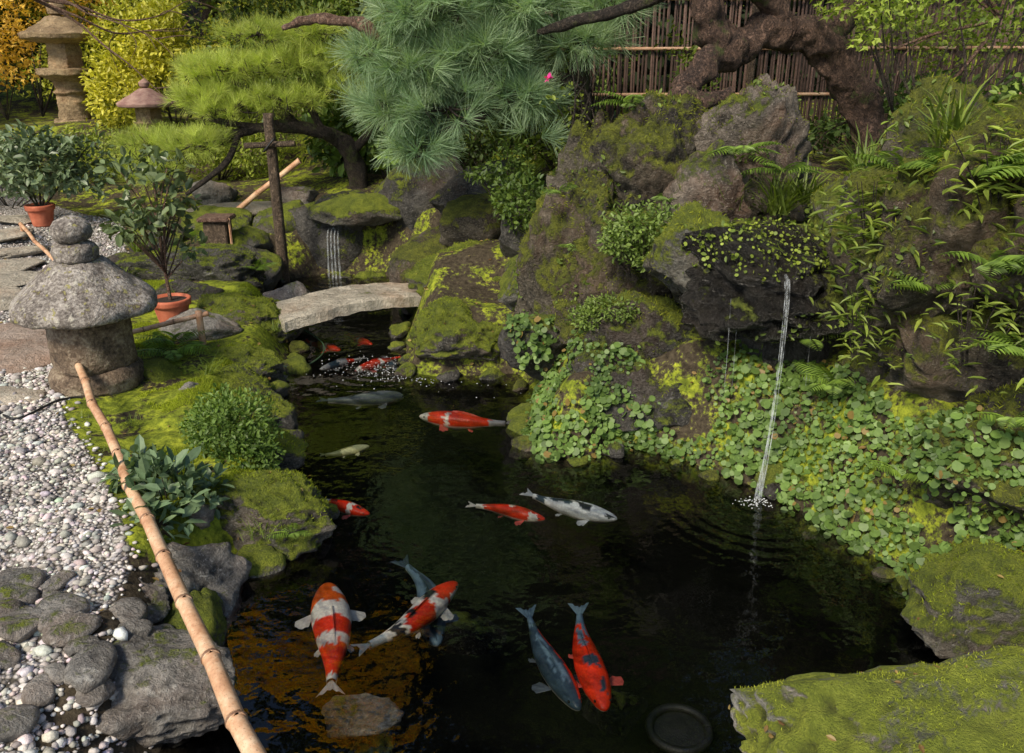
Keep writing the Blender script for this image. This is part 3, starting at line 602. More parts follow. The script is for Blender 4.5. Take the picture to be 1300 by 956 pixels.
bk=empty('pond_drain',(.78,2.8,-.6)); torus('rim',(.74,2.95,-.62),.13,.02,M_IRON,bk); lathe('grate',[(0,-.6),(.12,-.61)],(.74,2.95,-.02),M_IRON,bk)
# ------------------------------------------------------------------ pots
def pot(x,y,z,r,h,n):
    e=empty('potted_camellia',(x,y,z))
    lathe('pot',[(0,0),(r*.68,0),(r*.9,h*.72),(r*.93,h*.74),(r*1.02,h*.76),(r*1.05,h*.97),(r*1.0,h),(r*.9,h),(r*.88,h*.9),(0,h*.9)],(x,y,z),M_TERRA,e)
    lathe('soil',[(0,h*.91),(r*.87,h*.9)],(x,y,z),M_SOIL,e,segs=20); return e
z0=hz(-2.53,6.08)
e=pot(-2.53,6.08,z0,.14,.2,0)
br_=[];tips=[]
for i in range(26):
    a=rng.random()*6.3; zt=rng.uniform(.35,1.0); rr=rng.uniform(.08,.31)*(1.1-abs(zt-.6)*.6)
    z1=max(.25,zt-.25); tip=(-2.53+rr*math.cos(a),6.08+rr*math.sin(a)*.8,z0+.2+zt); br_.append(([(-2.53,6.08,z0+.15+z1*.8),(-2.53+rr*.5*math.cos(a),6.08+rr*.5*math.sin(a),z0+.15+(z1+zt)/2),tip],[.008,.005,.003])); tips.append(tip)
br_.append(([(-2.53,6.08,z0+.15),(-2.54,6.08,z0+.6),(-2.52,6.08,z0+1.15)],[.014,.011,.005])); tips+= [(-2.52,6.08,z0+1.2)]*2
tubes('stems',br_,M_DEAD,e,sides=6)
cloud('leaves',[(t,(.085,.085,.085)) for t in tips],430,.085,(.06,.09,.035),(.18,.23,.09),M_GLOSS,parent=e,gate=-2)
z0=hz(-4.93,8.92); e=pot(-4.93,8.92,z0,.14,.22,1)
tubes('stems',[([(-4.93,8.92,z0+.15),(-4.93+dx*.4,8.92,z0+.4),(-4.93+dx,8.92,z0+.8)],[.012,.008,.004]) for dx in (-.35,-.15,.1,.3,.6)],M_BARKD,e,sides=6)
cloud('leaves',[((-5.15,8.9,z0+.55),(.3,.3,.25)),((-4.75,8.9,z0+.62),(.35,.3,.28)),((-4.35,8.9,z0+.62),(.3,.3,.3)),((-4.9,8.9,z0+.85),(.25,.25,.15))],1800,.085,(.08,.12,.055),(.24,.31,.16),M_GLOSS,parent=e,gate=-.3)
# ------------------------------------------------------------------ shrubs helpers
def shrub(name,blobs,n,size,c1,c2,mat=None,T=T_OVAL,**k):
    b=np.array([q[0] for q in blobs],float); c=b.mean(0); rr=np.array([q[1] for q in blobs],float)
    zb=min((b-rr)[:,2]); e=empty(name,(c[0],c[1],zb))
    L=[]
    for q,r in blobs:
        for _ in range(5):
            t=np.array(q)+rnd(1)[0]*np.array(r)*.75; s=np.array([c[0]*.5+q[0]*.5,c[1]*.5+q[1]*.5,zb-.05]); L.append(([s,(s+t)/2+rnd(1)[0]*.05*max(r),t],[.012*max(r)+.004,.008*max(r)+.003,.002]))
    tubes('stems',L,M_BARKD,e,sides=5,step=.15)
    cloud('leaves',blobs,n,size,c1,c2,mat or M_LEAF,T=T,parent=e,**k); return e
G1=(.05,.09,.018);G2=(.19,.27,.045);Y1=(.26,.29,.03);Y2=(.66,.6,.08);D1=(.018,.034,.010);D2=(.06,.09,.02)
shrub('round_azalea_bush',[((-1.42,3.95,.38),(.22,.22,.19)),((-1.3,3.8,.3),(.15,.14,.13)),((-1.56,4.05,.36),(.15,.15,.15))],4800,.028,(.05,.09,.018),(.19,.29,.05),gate=-.75,shell=.28)
shrub('camellia_shrub',[((-1.55,3.36,.36),(.15,.15,.13)),((-1.72,3.52,.34),(.12,.13,.11)),((-1.42,3.42,.31),(.11,.12,.1)),((-1.55,3.2,.28),(.13,.11,.09))],430,.08,(.07,.12,.055),(.2,.28,.14),M_GLOSS,gate=-2)
shrub('azalea_bush',[((.77,4.92,1.24),(.24,.18,.12)),((.62,4.9,1.14),(.12,.12,.1)),((.94,4.9,1.12),(.12,.12,.08)),((.8,4.86,1.06),(.14,.1,.08))],2400,.03,(.06,.10,.025),(.23,.32,.065),gate=-.45,shell=.35)
shrub('azalea_bush',[((.62,4.9,.74),(.2,.16,.07)),((.46,4.9,.68),(.12,.12,.06))],1700,.024,(.06,.10,.025),(.21,.29,.055),gate=-.5)
# ------------------------------------------------------------------ ferns, grass tufts
def fern(c,nf,L,c1=(.07,.12,.02),c2=(.25,.37,.055),name='fern',face=None):
    P=[];D=[];Nn=[];S=[]
    for i in range(nf):
        a=rng.random()*6.3 if face is None else face+rng.normal(0,.7); l=L*rng.uniform(.7,1.15); el=rng.uniform(.5,1.1); o=np.array([math.cos(a),math.sin(a),0]); sd=np.array([-math.sin(a),math.cos(a),0])
        m=16
        for k in range(2,m):
            t=k/m; p=np.array(c)+o*l*t*math.cos(el*(1-t*.8))+np.array([0,0,l*(t*math.sin(el)-t*t*.55)])
            w=l*.26*math.sin(math.pi*min(1,t*.85+.12))
            for sg in(1,-1): P.append(p);D.append(sd*sg+o*.35+np.array([0,0,-.15]));Nn.append(np.array([0,0,1])+o*.2);S.append(w)
    P=np.array(P); V,F=inst(T_LONG,P,np.array(D),np.array(Nn),np.array(S)*1.1)
    return mk(name,V,F,M_LEAF,col=lcol(len(P),c1,c2,6,P,.3),smooth=False)
def tuft(c,n,L,c1=(.07,.11,.02),c2=(.25,.32,.055),name='grass_tuft',r=.03):
    P=np.array(c)+rng.normal(0,r,(n,3))*np.array([1,1,.2]); a=rng.random(n)*6.3; el=rng.uniform(.5,1.3,n); d=np.c_[np.cos(a)*np.cos(el),np.sin(a)*np.cos(el),np.sin(el)]
    TB=(np.array([[0,.02,0],[0,-.02,0],[.4,-.018,.0],[.4,.018,.0],[.75,-.012,-.09],[.75,.012,-.09],[1,-.001,-.25],[1,.001,-.25]]),np.array([[0,1,2,3],[3,2,4,5],[5,4,6,7]]))
    V,F=inst(TB,P,d,np.tile([0,0,1.],(n,1))+.01,L*rng.uniform(.6,1.2,n)); return mk(name,V,F,M_LEAF,col=lcol(n,c1,c2,8,P,.2),smooth=False)
for c,n,L in [((1.8,3.45,1.72),10,.3),((2.0,3.3,1.75),10,.3),((1.65,3.7,1.7),9,.26),((1.85,3.2,1.4),9,.24),((1.6,3.95,.62),8,.24),((1.95,3.05,1.1),8,.22),((1.75,3.45,1.25),8,.22),((1.55,4.3,.75),8,.22),((-1.0,3.35,.13),6,.12),((-1.35,3.75,.2),8,.16),((-2.25,5.3,.3),9,.28),((-2.3,5.5,.3),7,.25),((.75,5.6,1.85),7,.25),((1.6,5.1,1.5),7,.25),((.1,7.2,1.0),8,.3),((1.4,5.3,1.6),7,.25),((1.9,3.6,.9),6,.2),((-3.3,7.9,.35),9,.3),((-3.0,8.3,.4),8,.3),((-2.2,7.2,.4),6,.2),((.45,5.3,1.0),6,.2),((.3,5.35,1.35),5,.18),((.95,5.3,1.3),5,.2),((1.7,3.3,.45),6,.18),((2.0,3.1,.8),7,.2)]: fern(c,n,L)
for c,n,L in [((1.62,5.2,1.25),90,.32),((1.8,5.3,1.3),80,.3),((1.3,5.15,1.25),60,.25),((2.0,4.9,1.5),90,.3),((-.05,6.9,.95),80,.35),((0.1,7.3,1.1),80,.35),((-1.45,3.85,.18),60,.14),((-1.15,3.35,.12),50,.1),((-1.9,5.0,.28),60,.12),((1.9,3.8,1.8),70,.3),((.2,6.2,.8),60,.2),((-2.7,6.6,.3),90,.14),((-1.8,6.1,.2),40,.12),((-2.1,4.3,.25),40,.07),((-1.8,4.5,.25),40,.07),((-3.3,7.0,.33),90,.2),((-3.6,8.1,.35),90,.25),((-2.4,4.4,.25),30,.06),((-1.75,4.2,.25),40,.08),((-2.05,3.95,.25),40,.06)]: tuft(c,n,L)
def sasa(name,c,rr,n,size,c1,c2):
    P=np.array(c)+rng.normal(0,1,(n,3))*np.array(rr); a=rng.random(n)*6.3; d=np.c_[np.cos(a),np.sin(a),rng.uniform(-.5,.4,n)]
    V,F=inst((T_LONG[0]*np.array([1,1.15,1]),T_LONG[1]),P,d,np.tile([0,0,1.],(n,1))+rnd(n)*.3,size*rng.uniform(.6,1.2,n)); e=empty(name,tuple(c))
    mk('leaves',V,F,M_LEAF,col=lcol(n,c1,c2,6,P,.3),smooth=False,parent=e)
    tubes('stems',[([(c[0]+dx*.3,c[1],c[2]-rr[2]*1.5),(c[0]+dx*.6,c[1],c[2]),(c[0]+dx,c[1]-.05,c[2]+rr[2]*1.2)],[.003,.003,.002]) for dx in rng.normal(0,rr[0],10)],M_BARKD,e,sides=4)
B1=(.10,.15,.02);B2=(.34,.41,.07)
sasa('bamboo_grass',(1.62,3.7,1.5),(.12,.1,.14),330,.09,B1,B2)
sasa('bamboo_grass',(1.58,3.62,1.08),(.09,.08,.12),180,.08,B1,B2)
sasa('bamboo_grass',(1.95,3.35,1.75),(.15,.1,.12),260,.09,B1,B2)
sasa('bamboo_grass',(1.85,3.2,1.2),(.12,.08,.12),150,.07,B1,B2)
# ------------------------------------------------------------------ saxifrage ground cover
def cover():
    allr=['ground']+[RK[k] for k in ('G','H','H2','I','F','H1')]
    def cond(c,_):
        x,y,z=c.T
        reg=((x>-.02)&(x<2.35)&(y>3.0)&(y<5.35)&(z<.72+ .25*sn(c,3.))&(z>.0))
        lim=np.where(x<.75,z<.55,True); ex=(x>.75)&(x<1.28)&(y>4.5)&(z>.25)
        return reg&lim&~ex&(sn(c,5.,1.)>-.42)
    P,N=sample(allr,14500,cond); k=(N[:,2]>-.1); P=P[k];N=N[k]
    n=len(P); P=P+N*rng.uniform(.005,.05,(n,1)); nn=norm(N*.5+np.array([-.15,-.45,.6])+rnd(n)*.38)
    d=norm(rnd(n)+np.array([0,-.3,-.8])); s=rng.uniform(.018,.052,n)*(.7+.3*(sn(P,6.)>0))
    V,F=inst(T_ROUND,P,d,nn,s); col=lcol(n,(.045,.085,.018),(.2,.31,.07),9,P,.5,5.)
    br=rng.random(n)<.03; col[np.repeat(br,9)]=np.array([.25,.17,.05])
    mk('saxifrage_ground_cover',V,F,M_LEAF,col=col,smooth=False)
    P,N=sample([RK[k] for k in('H','H1','H2','H4','E','B','A','D2','C','H3')],8000,lambda c,_:(sn(c,4.,2.)>.0)&(c[:,2]>.1)&(c[:,1]<6))
    n=len(P); V,F=inst(T_OVAL,P+N*.01,norm(rnd(n)+np.array([0,-.2,.2])),norm(N+rnd(n)*.4),rng.uniform(.015,.042,n))
    mk('creeping_leaves',V,F,M_LEAF,col=lcol(n,(.05,.08,.016),(.23,.31,.055),6,P,.4),smooth=False)
cover()
P,N=sample([RK['E']],900,lambda c,_:(c[:,2]>1.1)&(c[:,1]<4.8)&(sn(c,6.)>-.3)); n=len(P)
V,F=inst(T_ROUND,P+N*.008,rnd(n),norm(N+rnd(n)*.3),rng.uniform(.01,.024,n)); mk('pennywort',V,F,M_LEAF,col=lcol(n,(.10,.15,.02),(.36,.44,.06),9,P,.3),smooth=False)
def fuzz(names,n,cond,s=(.008,.02),c1=(.09,.12,.014),c2=(.34,.40,.035),nm='moss',thr=.35):
    P,N=sample(names,n,cond); k=(N[:,2]+.5*sn(P,5.,2.)+.4*sn(P,13.,1.)>thr); P=P[k];N=N[k];n=len(P)
    V,F=inst((T_BLADE[0]*np.array([1,3.,1]),T_BLADE[1]),P,norm(N+rnd(n)*.7),rnd(n),rng.uniform(s[0],s[1],n)); mk(nm,V,F,M_MOSSF,col=lcol(n,c1,c2,6,P,.6,6.),smooth=False)
fuzz([RK[k] for k in('L','N1','N5','N6','N7','N8','N17','I','L2','N10')],50000,lambda c,_:c[:,2]>.12)
fuzz([RK['J']],16000,lambda c,_:(c[:,2]>.1),(.006,.012),(.2,.25,.02),(.52,.56,.07),thr=.8)
fuzz(['ground'],50000,lambda c,_:(c[:,0]<-1.0)&(c[:,0]>np.interp(c[:,1],BXY,BXX)+.08)&(c[:,1]>3)&(c[:,1]<7.2)&(c[:,2]>.1)&(sn(c,3.,2.)>-.2)&(sn(c,9.,4.)>-.2),(.01,.022),(.10,.14,.015),(.42,.48,.04))
fuzz([RK[k] for k in('A','B','D2','H','H1','H2','H3','H4','E2','C','F')],80000,lambda c,_:(c[:,2]>.3),(.01,.028),(.08,.09,.012),(.31,.34,.035),thr=.15)
# ------------------------------------------------------------------ gnarled tree
gt=empty('gnarled_old_tree',(2.72,6.5,1.3))
tube('trunk',[(2.85,6.6,1.2),(2.72,6.5,1.48),(2.6,6.5,1.7),(2.45,6.5,1.95),(2.2,6.45,2.2),(1.95,6.4,2.3),(1.7,6.35,2.26),(1.5,6.3,2.2),(1.36,6.25,2.32),(1.28,6.2,2.5),(1.2,6.3,2.8),(1.0,6.6,3.3)],[.2,.15,.13,.125,.13,.12,.115,.13,.12,.10,.09,.07],M_BARK,gt,sides=36,step=.02,gnarl=.42)
tube('low_branch',[(1.55,6.3,2.2),(1.38,6.2,2.12),(1.22,6.1,2.0),(1.15,6.05,1.92),(1.22,6.0,1.85),(1.38,6.0,1.88),(1.48,6.0,1.93)],[.12,.1,.095,.09,.075,.06,.03],M_BARK,gt,sides=28,step=.02,gnarl=.45,seed=4.)
tube('upper_branch',[(1.9,6.4,2.32),(1.75,6.3,2.5),(1.5,6.2,2.62),(1.2,6.1,2.7),(.8,6.0,2.62)],[.1,.09,.08,.06,.04],M_BARK,gt,sides=24,step=.03,gnarl=.4,seed=9.)
tube('right_branch',[(2.2,6.5,2.2),(2.5,6.6,2.6),(3.0,6.8,3.2),(3.4,7,4)],[.1,.09,.07,.05],M_BARK,gt,sides=14,step=.05,gnarl=.4)
cloud('leaves',[((3.3,7,4),(1.2,1,.8)),((1.0,6.6,3.9),(1.1,1,.7)),((2.2,6.8,4.3),(1,1,.7))],5000,.08,G1,G2,M_LEAF,parent=gt)
fe=empty('bamboo_fence',(4,8.4,1.2)); L=[];cc=[]
for x in np.arange(.3,8.,.03):
    h=2.95+rng.uniform(-.12,.1); L.append(([(x+rng.normal(0,.006),8.4+rng.normal(0,.01),1.0),(x+rng.normal(0,.016),8.4+rng.normal(0,.01),h)],[rng.uniform(.010,.018),rng.uniform(.006,.014)])); g=rng.uniform(.45,1.6); cc.append(np.array([.13,.08,.062])*g)
tubes('sticks',L,M_ATTR,fe,col=cc,sides=5,step=3.)
tubes('rails',[([(.3,8.36,z),(8,8.36,z+.02)],[.015,.015]) for z in(1.78,2.18,2.6)],M_BAM,fe,sides=8,step=2.)
tubes('posts',[([(x,8.33,1.0),(x,8.33,2.95)],[.04,.04]) for x in(.35,2.2,4.1,6,7.9)],M_POST,fe,sides=8,step=2.)
# ------------------------------------------------------------------ pines
def pine(name,trunk,pads,tufts,need,L,c1,c2,upb=.6,mat=M_NEED):
    e=empty(name,tuple(trunk[0][0][0])); tubes('trunk',trunk,M_BARKD,e,sides=12,step=.06,gnarl=.45)
    c=np.array([p[0] for p in pads]);r=np.array([p[1] for p in pads]); w=r[:,0]*r[:,1]; k=rng.choice(len(pads),tufts,p=w/w.sum())
    u=rnd(tufts); P=c[k]+u*r[k]*np.clip(1-np.abs(rng.normal(0,.35,(tufts,1))),.1,1.1)*(1+.25*sn(u*3+c[k],1.5)[:,None])
    kk=sn(P,5.,1.)>-.45; P=P[kk];u=u[kk];k=k[kk];tufts=len(P)
    td=norm(u*.6+rnd(tufts)*.45+np.array([0,0,upb]))
    tw=[([p-t*L*.8+np.array([0,0,-.03]),p],[.005,.003]) for p,t in zip(P[::3],td[::3])]; 
    for q in range(0,tufts,5): tw.append(([c[k[q]],(c[k[q]]+P[q])/2+np.array([0,0,-.02]),P[q]],[.011,.008,.003]))
    tubes('twigs',tw,M_BARKD,e,sides=4,step=.3)
    PP=np.repeat(P,need,0); n=len(PP); d=norm(np.repeat(td,need,0)*.75+rnd(n)*.62); PP=PP+rnd(n)*.012
    V,F=inst((T_NEED[0]*np.array([1,1.6,1]),T_NEED[1]),PP,d,rnd(n),L*rng.uniform(.7,1.15,n)); tcol=np.repeat(lcol(tufts,c1,c2,1,P,.4),need,0)*rng.uniform(.75,1.25,(n,1))
    mk('needles',V,F,mat,col=np.repeat(tcol,4,0),parent=e,smooth=False); return e
pads=[((-2.8,9.3,2.0),(.6,.5,.13)),((-2.2,9.3,2.08),(.5,.5,.14)),((-3.1,9.2,1.72),(.4,.5,.12)),((-2.85,9.0,1.62),(.42,.4,.11)),((-2.3,9.1,1.70),(.4,.4,.12)),((-3.75,9.1,1.25),(.42,.4,.13)),((-3.2,8.9,1.30),(.35,.4,.11)),((-1.8,9.3,1.78),(.35,.4,.13)),((-2.6,9.3,2.32),(.42,.4,.1)),((-4.05,9.2,.98),(.3,.3,.1)),((-1.5,9.4,2.12),(.35,.4,.13)),((-3.15,9.3,1.98),(.3,.4,.1)),((-3.6,8.8,1.02),(.25,.3,.08)),((-2.0,9.3,2.35),(.35,.4,.1))]
trk=[([(-1.7,9.6,.7),(-1.75,9.5,1.1),(-1.9,9.4,1.3),(-2.2,9.2,1.42),(-2.6,9.1,1.42),(-3.0,9.0,1.3),(-3.5,8.95,1.1),(-3.9,9,.98)],[.11,.10,.08,.07,.06,.045,.03,.02]),([(-2.2,9.2,1.42),(-2.5,9.2,1.65),(-2.9,9.2,1.9)],[.05,.04,.02]),([(-2.0,9.3,1.35),(-2.1,9.3,1.6),(-2.2,9.3,1.9)],[.05,.04,.02]),([(-2.6,9.1,1.42),(-3.0,9,1.5),(-3.3,9.1,1.6)],[.04,.03,.02]),([(-2.8,9.0,1.35),(-2.9,8.8,1.1),(-3.3,8.7,.8)],[.035,.03,.02]),([(-1.75,9.5,1.1),(-1.5,9.4,1.4),(-1.5,9.4,1.8)],[.05,.04,.02])]
pine('trained_pine_tree',trk,pads,1600,44,.13,(.22,.29,.04),(.54,.60,.14))
sp_=empty('pine_support_post',(-2.28,8.3,0)); tube('post',[(-2.28,8.3,-.1),(-2.28,8.3,1.62)],[.055,.05],M_POST,sp_,sides=10); tube('crossbar',[(-2.52,8.25,1.33),(-2.04,8.25,1.35)],[.028,.028],M_POST,sp_,sides=8); tube('ties',[(-2.33,8.2,1.28),(-2.22,8.2,1.4)],[.01,.01],M_IRON,sp_)
pads=[((-.75,7.2,2.05),(.4,.4,.18)),((-.2,7.2,2.15),(.45,.4,.2)),((-.95,7.1,1.75),(.3,.35,.14)),((-.5,7.0,1.75),(.35,.35,.15)),((.05,7.2,1.85),(.35,.35,.15)),((-.6,7.2,2.45),(.5,.45,.2)),((.1,7.3,2.5),(.5,.45,.2)),((-.75,7.0,1.48),(.25,.3,.1)),((.5,7.2,2.25),(.3,.35,.14)),((-.3,7.3,2.8),(.6,.5,.2)),((.2,6.9,1.55),(.15,.2,.1)),((-1.1,7.2,2.15),(.2,.3,.12)),((.75,7.2,2.5),(.3,.3,.15))]
trk=[([(.7,7.5,1.0),(.6,7.4,1.5),(.55,7.3,1.95),(.5,7.3,2.4),(.2,7.3,2.8)],[.1,.09,.08,.07,.04]),([(.55,7.3,1.9),(.2,7.2,2.0),(-.3,7.1,1.9),(-.8,7.1,1.75)],[.06,.05,.035,.02]),([(.5,7.3,2.2),(.1,7.2,2.3),(-.6,7.2,2.25)],[.05,.04,.02]),([(.2,7.2,2.0),(-.1,7.1,1.75),(-.6,7.0,1.55)],[.04,.03,.02])]
pine('long_needle_pine_tree',trk,pads,1500,52,.20,(.13,.22,.12),(.42,.54,.32),upb=.25)
tube('dead_branch',[(-1.75,7,2.33),(-1.6,7,2.38),(-1.45,7,2.40),(-1.3,7,2.38),(-1.15,7,2.36),(-1.05,7,2.28),(-1.0,7.0,2.24)],[.02,.035,.045,.04,.05,.03,.01],M_DEAD,sides=16,step=.02,gnarl=.7)
tube('dead_branch',[(.2,6.9,2.3),(.5,6.7,2.38),(.8,6.6,2.45),(1.2,6.5,2.62),(1.6,6.4,2.9)],[.03,.04,.045,.05,.06],M_BARKD,sides=14,step=.03,gnarl=.4)
def twigs(name,root,dirs,n,L,mat):
    LL=[]
    for i in range(n):
        p=np.array(root,float); d=norm(np.array(dirs)+rng.normal(0,.45,3)); pts=[p]; 
        for k in range(5):
            d=norm(d+rng.normal(0,.28,3)); p=p+d*L/5; pts.append(p)
            if k in(1,2,3):
                d2=norm(d+rng.normal(0,.8,3)); LL.append(([p,p+d2*L*.15,p+norm(d2+rng.normal(0,.3,3))*L*.35],[.007,.005,.002]))
        LL.append((pts,[.018,.015,.012,.008,.005,.002]))
    tubes(name,LL,mat,sides=5,step=.08,gnarl=.0)
twigs('bare_branches',(-5.4,10.5,2.7),(1,0,-.05),6,2.2,M_DEAD)
twigs('bare_branches',(3.6,6.8,2.4),(-1,0,-.05),5,1.6,M_DEAD)
twigs('bare_branches',(.4,6.6,1.3),(.5,0,.6),6,.8,M_BARKD)
bampole('bamboo_prop_pole',(-3.1,9.0,.45),(-2.2,9.0,1.1),.03,.03,None,4)
wl=empty('wooden_lamp_box',(-2.85,8.2,.35)); box('body',(-2.85,8.2,.50),(.22,.2,.26),M_POST,wl); box('roof',(-2.85,8.2,.66),(.3,.28,.04),M_DEAD,wl,bev=.01); box('prop',(-2.70,8.1,.5),(.02,.02,.36),M_BAM,wl)
tl=empty('tall_stone_lantern',(-6.4,13,1.1)); q=(-6.4,13,.95)
lathe('pedestal',[(0,0),(.5,0),(.5,.15),(.38,.2),(.3,.26),(0,.26)],q,M_GOLDST,tl,segs=6,smooth=False,rough=.02)
lathe('shaft',[(0,.25),(.22,.26),(.20,.6),(.24,.64),(.20,.68),(.22,.8),(0,.8)],q,M_GOLDST,tl,segs=24,rough=.02)
lathe('platform',[(0,.78),(.25,.8),(.4,.88),(.4,.96),(0,.96)],q,M_GOLDST,tl,segs=24,rough=.02)
lathe('fire_box',[(0,.96),(.25,.96),(.25,1.3),(0,1.3)],q,M_GOLDST,tl,segs=6,smooth=False,rough=.02)
lathe('roof',[(0,1.28),(.3,1.3),(.52,1.36),(.54,1.42),(.3,1.54),(.14,1.64),(0,1.66)],q,M_GOLDST,tl,segs=24,rough=.02)
lathe('finial',[(0,1.64),(.12,1.68),(.13,1.77),(0,1.9)],q,M_GOLDST,tl,segs=16)
yl=empty('snow_viewing_lantern',(-4.75,11.6,1.0)); q=(-4.75,11.6,1.02)
lathe('roof',[(0,.44),(.3,.45),(.36,.46),(.37,.50),(.2,.60),(.07,.68),(0,.69)],q,M_REDST,yl,segs=24,rough=.008); lathe('finial',[(0,.67),(.06,.7),(.07,.75),(0,.8)],q,M_REDST,yl,segs=12)
lathe('fire_box',[(0,.25),(.17,.25),(.17,.46),(0,.46)],q,M_GOLDST,yl,segs=6,smooth=False); lathe('legs',[(.16,-.2),(.2,-.2),(.14,.2),(.2,.26),(0,.26)],q,M_GOLDST,yl,segs=16)
# ------------------------------------------------------------------ background shrubs
S=lambda x,y,z,a,b,c:((x,y,z),(a,b,c))
shrub('yellow_green_shrub',[S(-5.45,12.5,1.6,.5,.5,.6),S(-5.3,12.9,2.2,.7,.5,.6),S(-4.6,12.8,2.3,.8,.6,.6)],8000,.075,Y1,Y2,gate=-.2)  # autumn yellow shrubs here; their leaf colours also carry painted-in sunlit warmth
shrub('yellow_green_shrub',[S(-5.3,14.2,2.9,1.1,.6,.7),S(-4.0,13.5,2.7,1,.6,.7),S(-3.2,12.8,2.1,.9,.6,.7),S(-7.2,15.5,2.2,1.5,.6,1.0)],11000,.08,(.18,.22,.03),(.54,.54,.07),gate=-.2)
shrub('golden_maple_shrub',[S(-7.7,13.5,2.4,.7,.6,.8),S(-8.2,12.5,1.9,.7,.6,.7),S(-7.4,15,3.2,1.2,.8,.8)],8000,.08,(.5,.30,.03),(.9,.6,.10),T=T_MAPLE,gate=-.2)
shrub('green_shrub',[S(-4.2,10.9,.95,.6,.5,.35),S(-3.3,11.2,1.1,.7,.5,.5),S(-5.3,11,.9,.6,.4,.35)],7500,.055,(.10,.14,.018),(.34,.40,.06),gate=-.2)
shrub('green_shrub',[S(-6.0,10.0,.8,.5,.5,.3),S(-5.6,9.7,.75,.5,.4,.3),S(-6.5,10.6,.9,.5,.5,.35)],4500,.07,(.10,.13,.05),(.28,.34,.14),M_GLOSS,gate=-.2)
shrub('broadleaf_shrub',[S(-1.4,9.9,1.5,.5,.4,.45),S(-1.0,9.6,1.1,.45,.35,.35),S(-1.9,10.2,1.2,.5,.4,.4)],2200,.13,(.06,.11,.02),(.22,.33,.05),M_GLOSS)
shrub('dark_green_shrub',[S(-.5,9.2,1.5,.6,.4,.5),S(.2,8.6,1.6,.5,.4,.4),S(-.9,10.3,2.1,.8,.5,.6)],9000,.06,D1,(.14,.21,.04))
shrub('dark_green_shrub',[S(-2.2,10.8,1.9,.9,.5,.8),S(-1.0,11,2.5,1.1,.5,.8),S(.5,9.6,2.2,.8,.5,.9),S(-3,11.6,2.3,1,.5,.8)],14000,.07,(.045,.07,.016),(.22,.3,.05))
shrub('light_green_shrub',[S(.35,7.6,1.5,.35,.3,.3),S(.75,7.3,1.65,.45,.35,.4),S(1.05,7.4,2.0,.5,.35,.4),S(.6,7.6,2.1,.4,.3,.35),S(.55,6.7,1.75,.3,.25,.2)],7500,.05,(.09,.13,.018),(.33,.4,.055),gate=-.1)
shrub('light_green_shrub',[S(1.6,7.8,1.7,.35,.3,.3),S(1.9,7.6,1.5,.3,.3,.2)],1600,.05,G1,(.24,.32,.05),gate=.0)
shrub('azalea_shrub',[S(.1,6.5,1.1,.25,.2,.2),S(-.1,7.0,1.35,.3,.25,.2)],2500,.045,G1,G2,gate=-.2)
shrub('dark_fern_shrub',[S(3.2,6.6,1.65,.5,.35,.3),S(3.8,6.4,1.7,.5,.4,.35),S(3.2,7.6,1.7,.6,.4,.35),S(4.6,6.8,1.8,.6,.4,.5)],8000,.07,D1,(.14,.22,.05))
shrub('dark_fern_shrub',[S(2.3,7.8,1.5,.6,.3,.25),S(1.6,6.8,1.35,.4,.3,.15)],2600,.06,D1,(.14,.21,.045))
shrub('overhanging_maple',[S(2.55,5.8,2.25,.4,.35,.2),S(2.95,5.6,2.05,.35,.35,.2),S(2.3,6.0,2.5,.35,.4,.15),S(3.2,5.8,2.5,.6,.5,.3)],2600,.055,(.14,.21,.03),(.42,.5,.07),T=T_MAPLE,gate=-.05)
shrub('overhanging_maple',[S(2.8,7.2,2.3,.5,.3,.25),S(3.7,7.4,2.2,.5,.3,.25),S(4.1,7,1.95,.4,.3,.2)],1900,.055,(.12,.18,.02),(.35,.43,.06),T=T_MAPLE,gate=-.05)
shrub('green_shrub',[S(2.3,4.6,1.8,.3,.25,.15),S(2.7,4.2,1.95,.35,.3,.2)],1800,.05,G1,(.28,.38,.06),gate=-.1)
V,F=inst(T_OVAL,np.tile([[.27,6.85,1.98]],(8,1)),rnd(8)+np.array([0,-.6,.2]),rnd(8),.045); mk('pink_azalea_flower',V,F,M_LEAF,col=np.tile([[.8,.06,.35]],(48,1)),smooth=False)
# ------------------------------------------------------------------ tall trees beyond
def tree(name,x,y,h,blobs,n,size,c1,c2,tr=.16,gate=-.5,T=T_OVAL,mat=None):
    z=hz(x,y)-.1; e=empty(name,(x,y,z)); L=[([(x,y,z),(x+.1,y,z+h*.35),(x-.05,y+.1,z+h*.7),(x,y,z+h)],[tr,tr*.8,tr*.5,tr*.15])]
    for q,r in blobs: L.append(([(x,y,z+(q[2]-z)*.55),((x+q[0])/2,(y+q[1])/2,(q[2]*.8+z*.2)),q],[tr*.45,tr*.3,tr*.1]))
    tubes('trunk_and_limbs',L,M_BARKD,e,sides=8,step=.3)
    cloud('crown',blobs,n,size,c1,c2,mat or M_CROWN,parent=e,gate=gate,T=T,cs=1.2)
for i,(x,y,h) in enumerate([(.5,12,11),(4,12.5,12),(8,12,11),(-2.0,16,12),(-6,18,9),(-10,17,8),(12,10,9),(-13,13,7)]):
    b=[]
    for k in range(11): b.append(((x+rng.normal(0,1.4),y+rng.normal(0,.8),2.3+(h-1.5)*k/10),tuple(rng.uniform(1.1,1.7,3)*np.array([1,.8,.75]))))
    tree('evergreen_tree',x,y,h,b,11000,.26,(.012,.02,.007),(.04,.06,.014) if i not in(3,4,5) else (.2,.24,.035),gate=-.9)
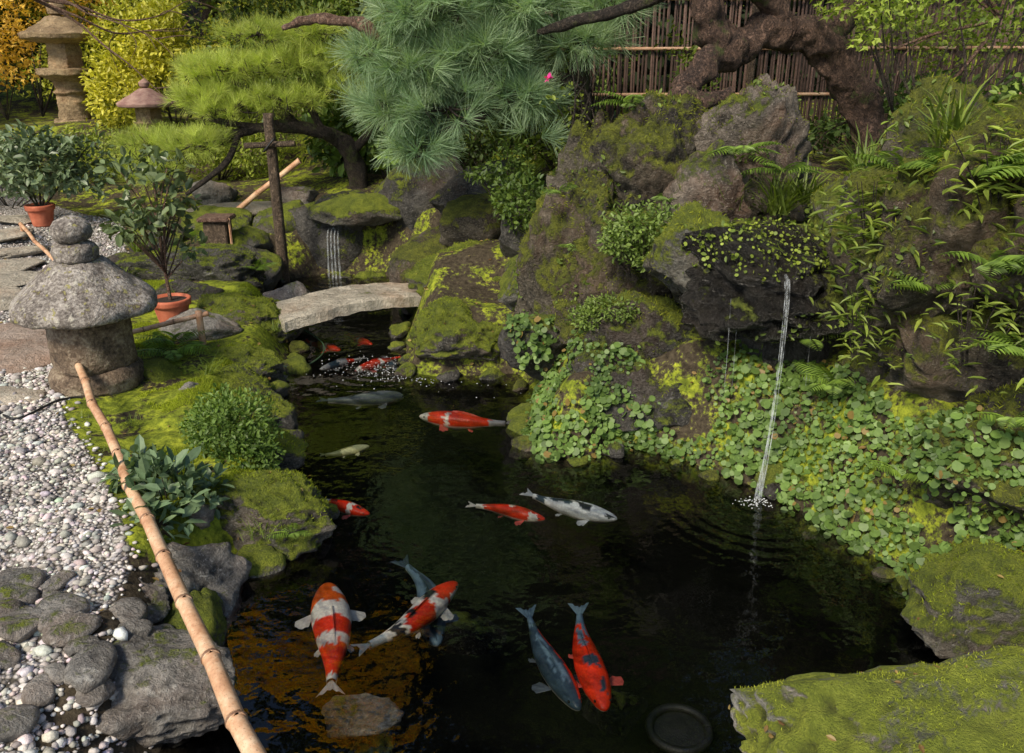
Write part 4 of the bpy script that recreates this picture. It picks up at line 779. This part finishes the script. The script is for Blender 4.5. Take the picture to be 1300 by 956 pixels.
tree('golden_maple_tree',-2.6,12.2,7.5,[((-3.6,9.6,5.2),(.8,.7,.5)),((-4.6,9.8,5.2),(.9,.8,.6)),((-3.0,9.8,6.1),(.7,.7,.55)),((-2.2,9.8,6.9),(.8,.7,.45)),((-4.0,10,6.7),(.9,.8,.6)),((-5.4,10.5,5.8),(1.0,.8,.7)),((-3.0,10,7.6),(.9,.7,.5)),((-1.7,9.7,5.7),(.5,.5,.3))],13000,.13,(.8,.5,.02),(1.0,.75,.04),.10,T=T_MAPLE,gate=-.25,mat=M_LEAF)
tree('evergreen_tree',-1.0,11.4,8,[((-1.2,11,4.2),(1.1,.8,.8)),((.3,11,4.8),(1.2,.8,.9)),((-.6,11.2,6),(1.3,.9,.9)),((1.6,11,4.3),(1.1,.8,.9)),((-2.0,11.4,3.6),(.9,.7,.7)),((2.6,11,5.4),(1.2,.9,1)),((-.6,11,7.6),(1.4,.8,.9)),((1.2,11,6.8),(1.4,.8,.9)),((1.0,11,8.4),(1.4,.8,.9))],20000,.19,(.012,.02,.007),(.035,.055,.014),.13,-.9)
# ------------------------------------------------------------------ light
az,el=R(214),R(44)
w=bpy.data.worlds.new('World'); SC.world=w; w.use_nodes=True; nt=w.node_tree; bg=nt.nodes['Background']
sk=nt.nodes.new('ShaderNodeTexSky'); sk.sky_type='NISHITA'; sk.sun_disc=False; sk.sun_elevation=el; sk.sun_rotation=az
nt.links.new(sk.outputs[0],bg.inputs[0]); bg.inputs[1].default_value=.15
ld=bpy.data.lights.new('sun','SUN'); ld.energy=5.0; ld.angle=R(16); ld.color=(1,.90,.74); lo=bpy.data.objects.new('sun',ld); COL.objects.link(lo)
dv=Vector((math.sin(az)*math.cos(el),math.cos(az)*math.cos(el),math.sin(el))); lo.rotation_euler=dv.to_track_quat('Z','Y').to_euler(); lo.location=(0,0,20)
cd=bpy.data.cameras.new('camera'); cam=bpy.data.objects.new('camera',cd); COL.objects.link(cam); cam.location=(0,0,2.2); cam.rotation_euler=(R(90-21.2),0,0)
cd.sensor_width=36; cd.lens=29.9; cd.clip_start=.05; cd.clip_end=400; SC.camera=cam
SC.view_settings.view_transform='Standard'; SC.view_settings.look='None'; SC.view_settings.exposure=0
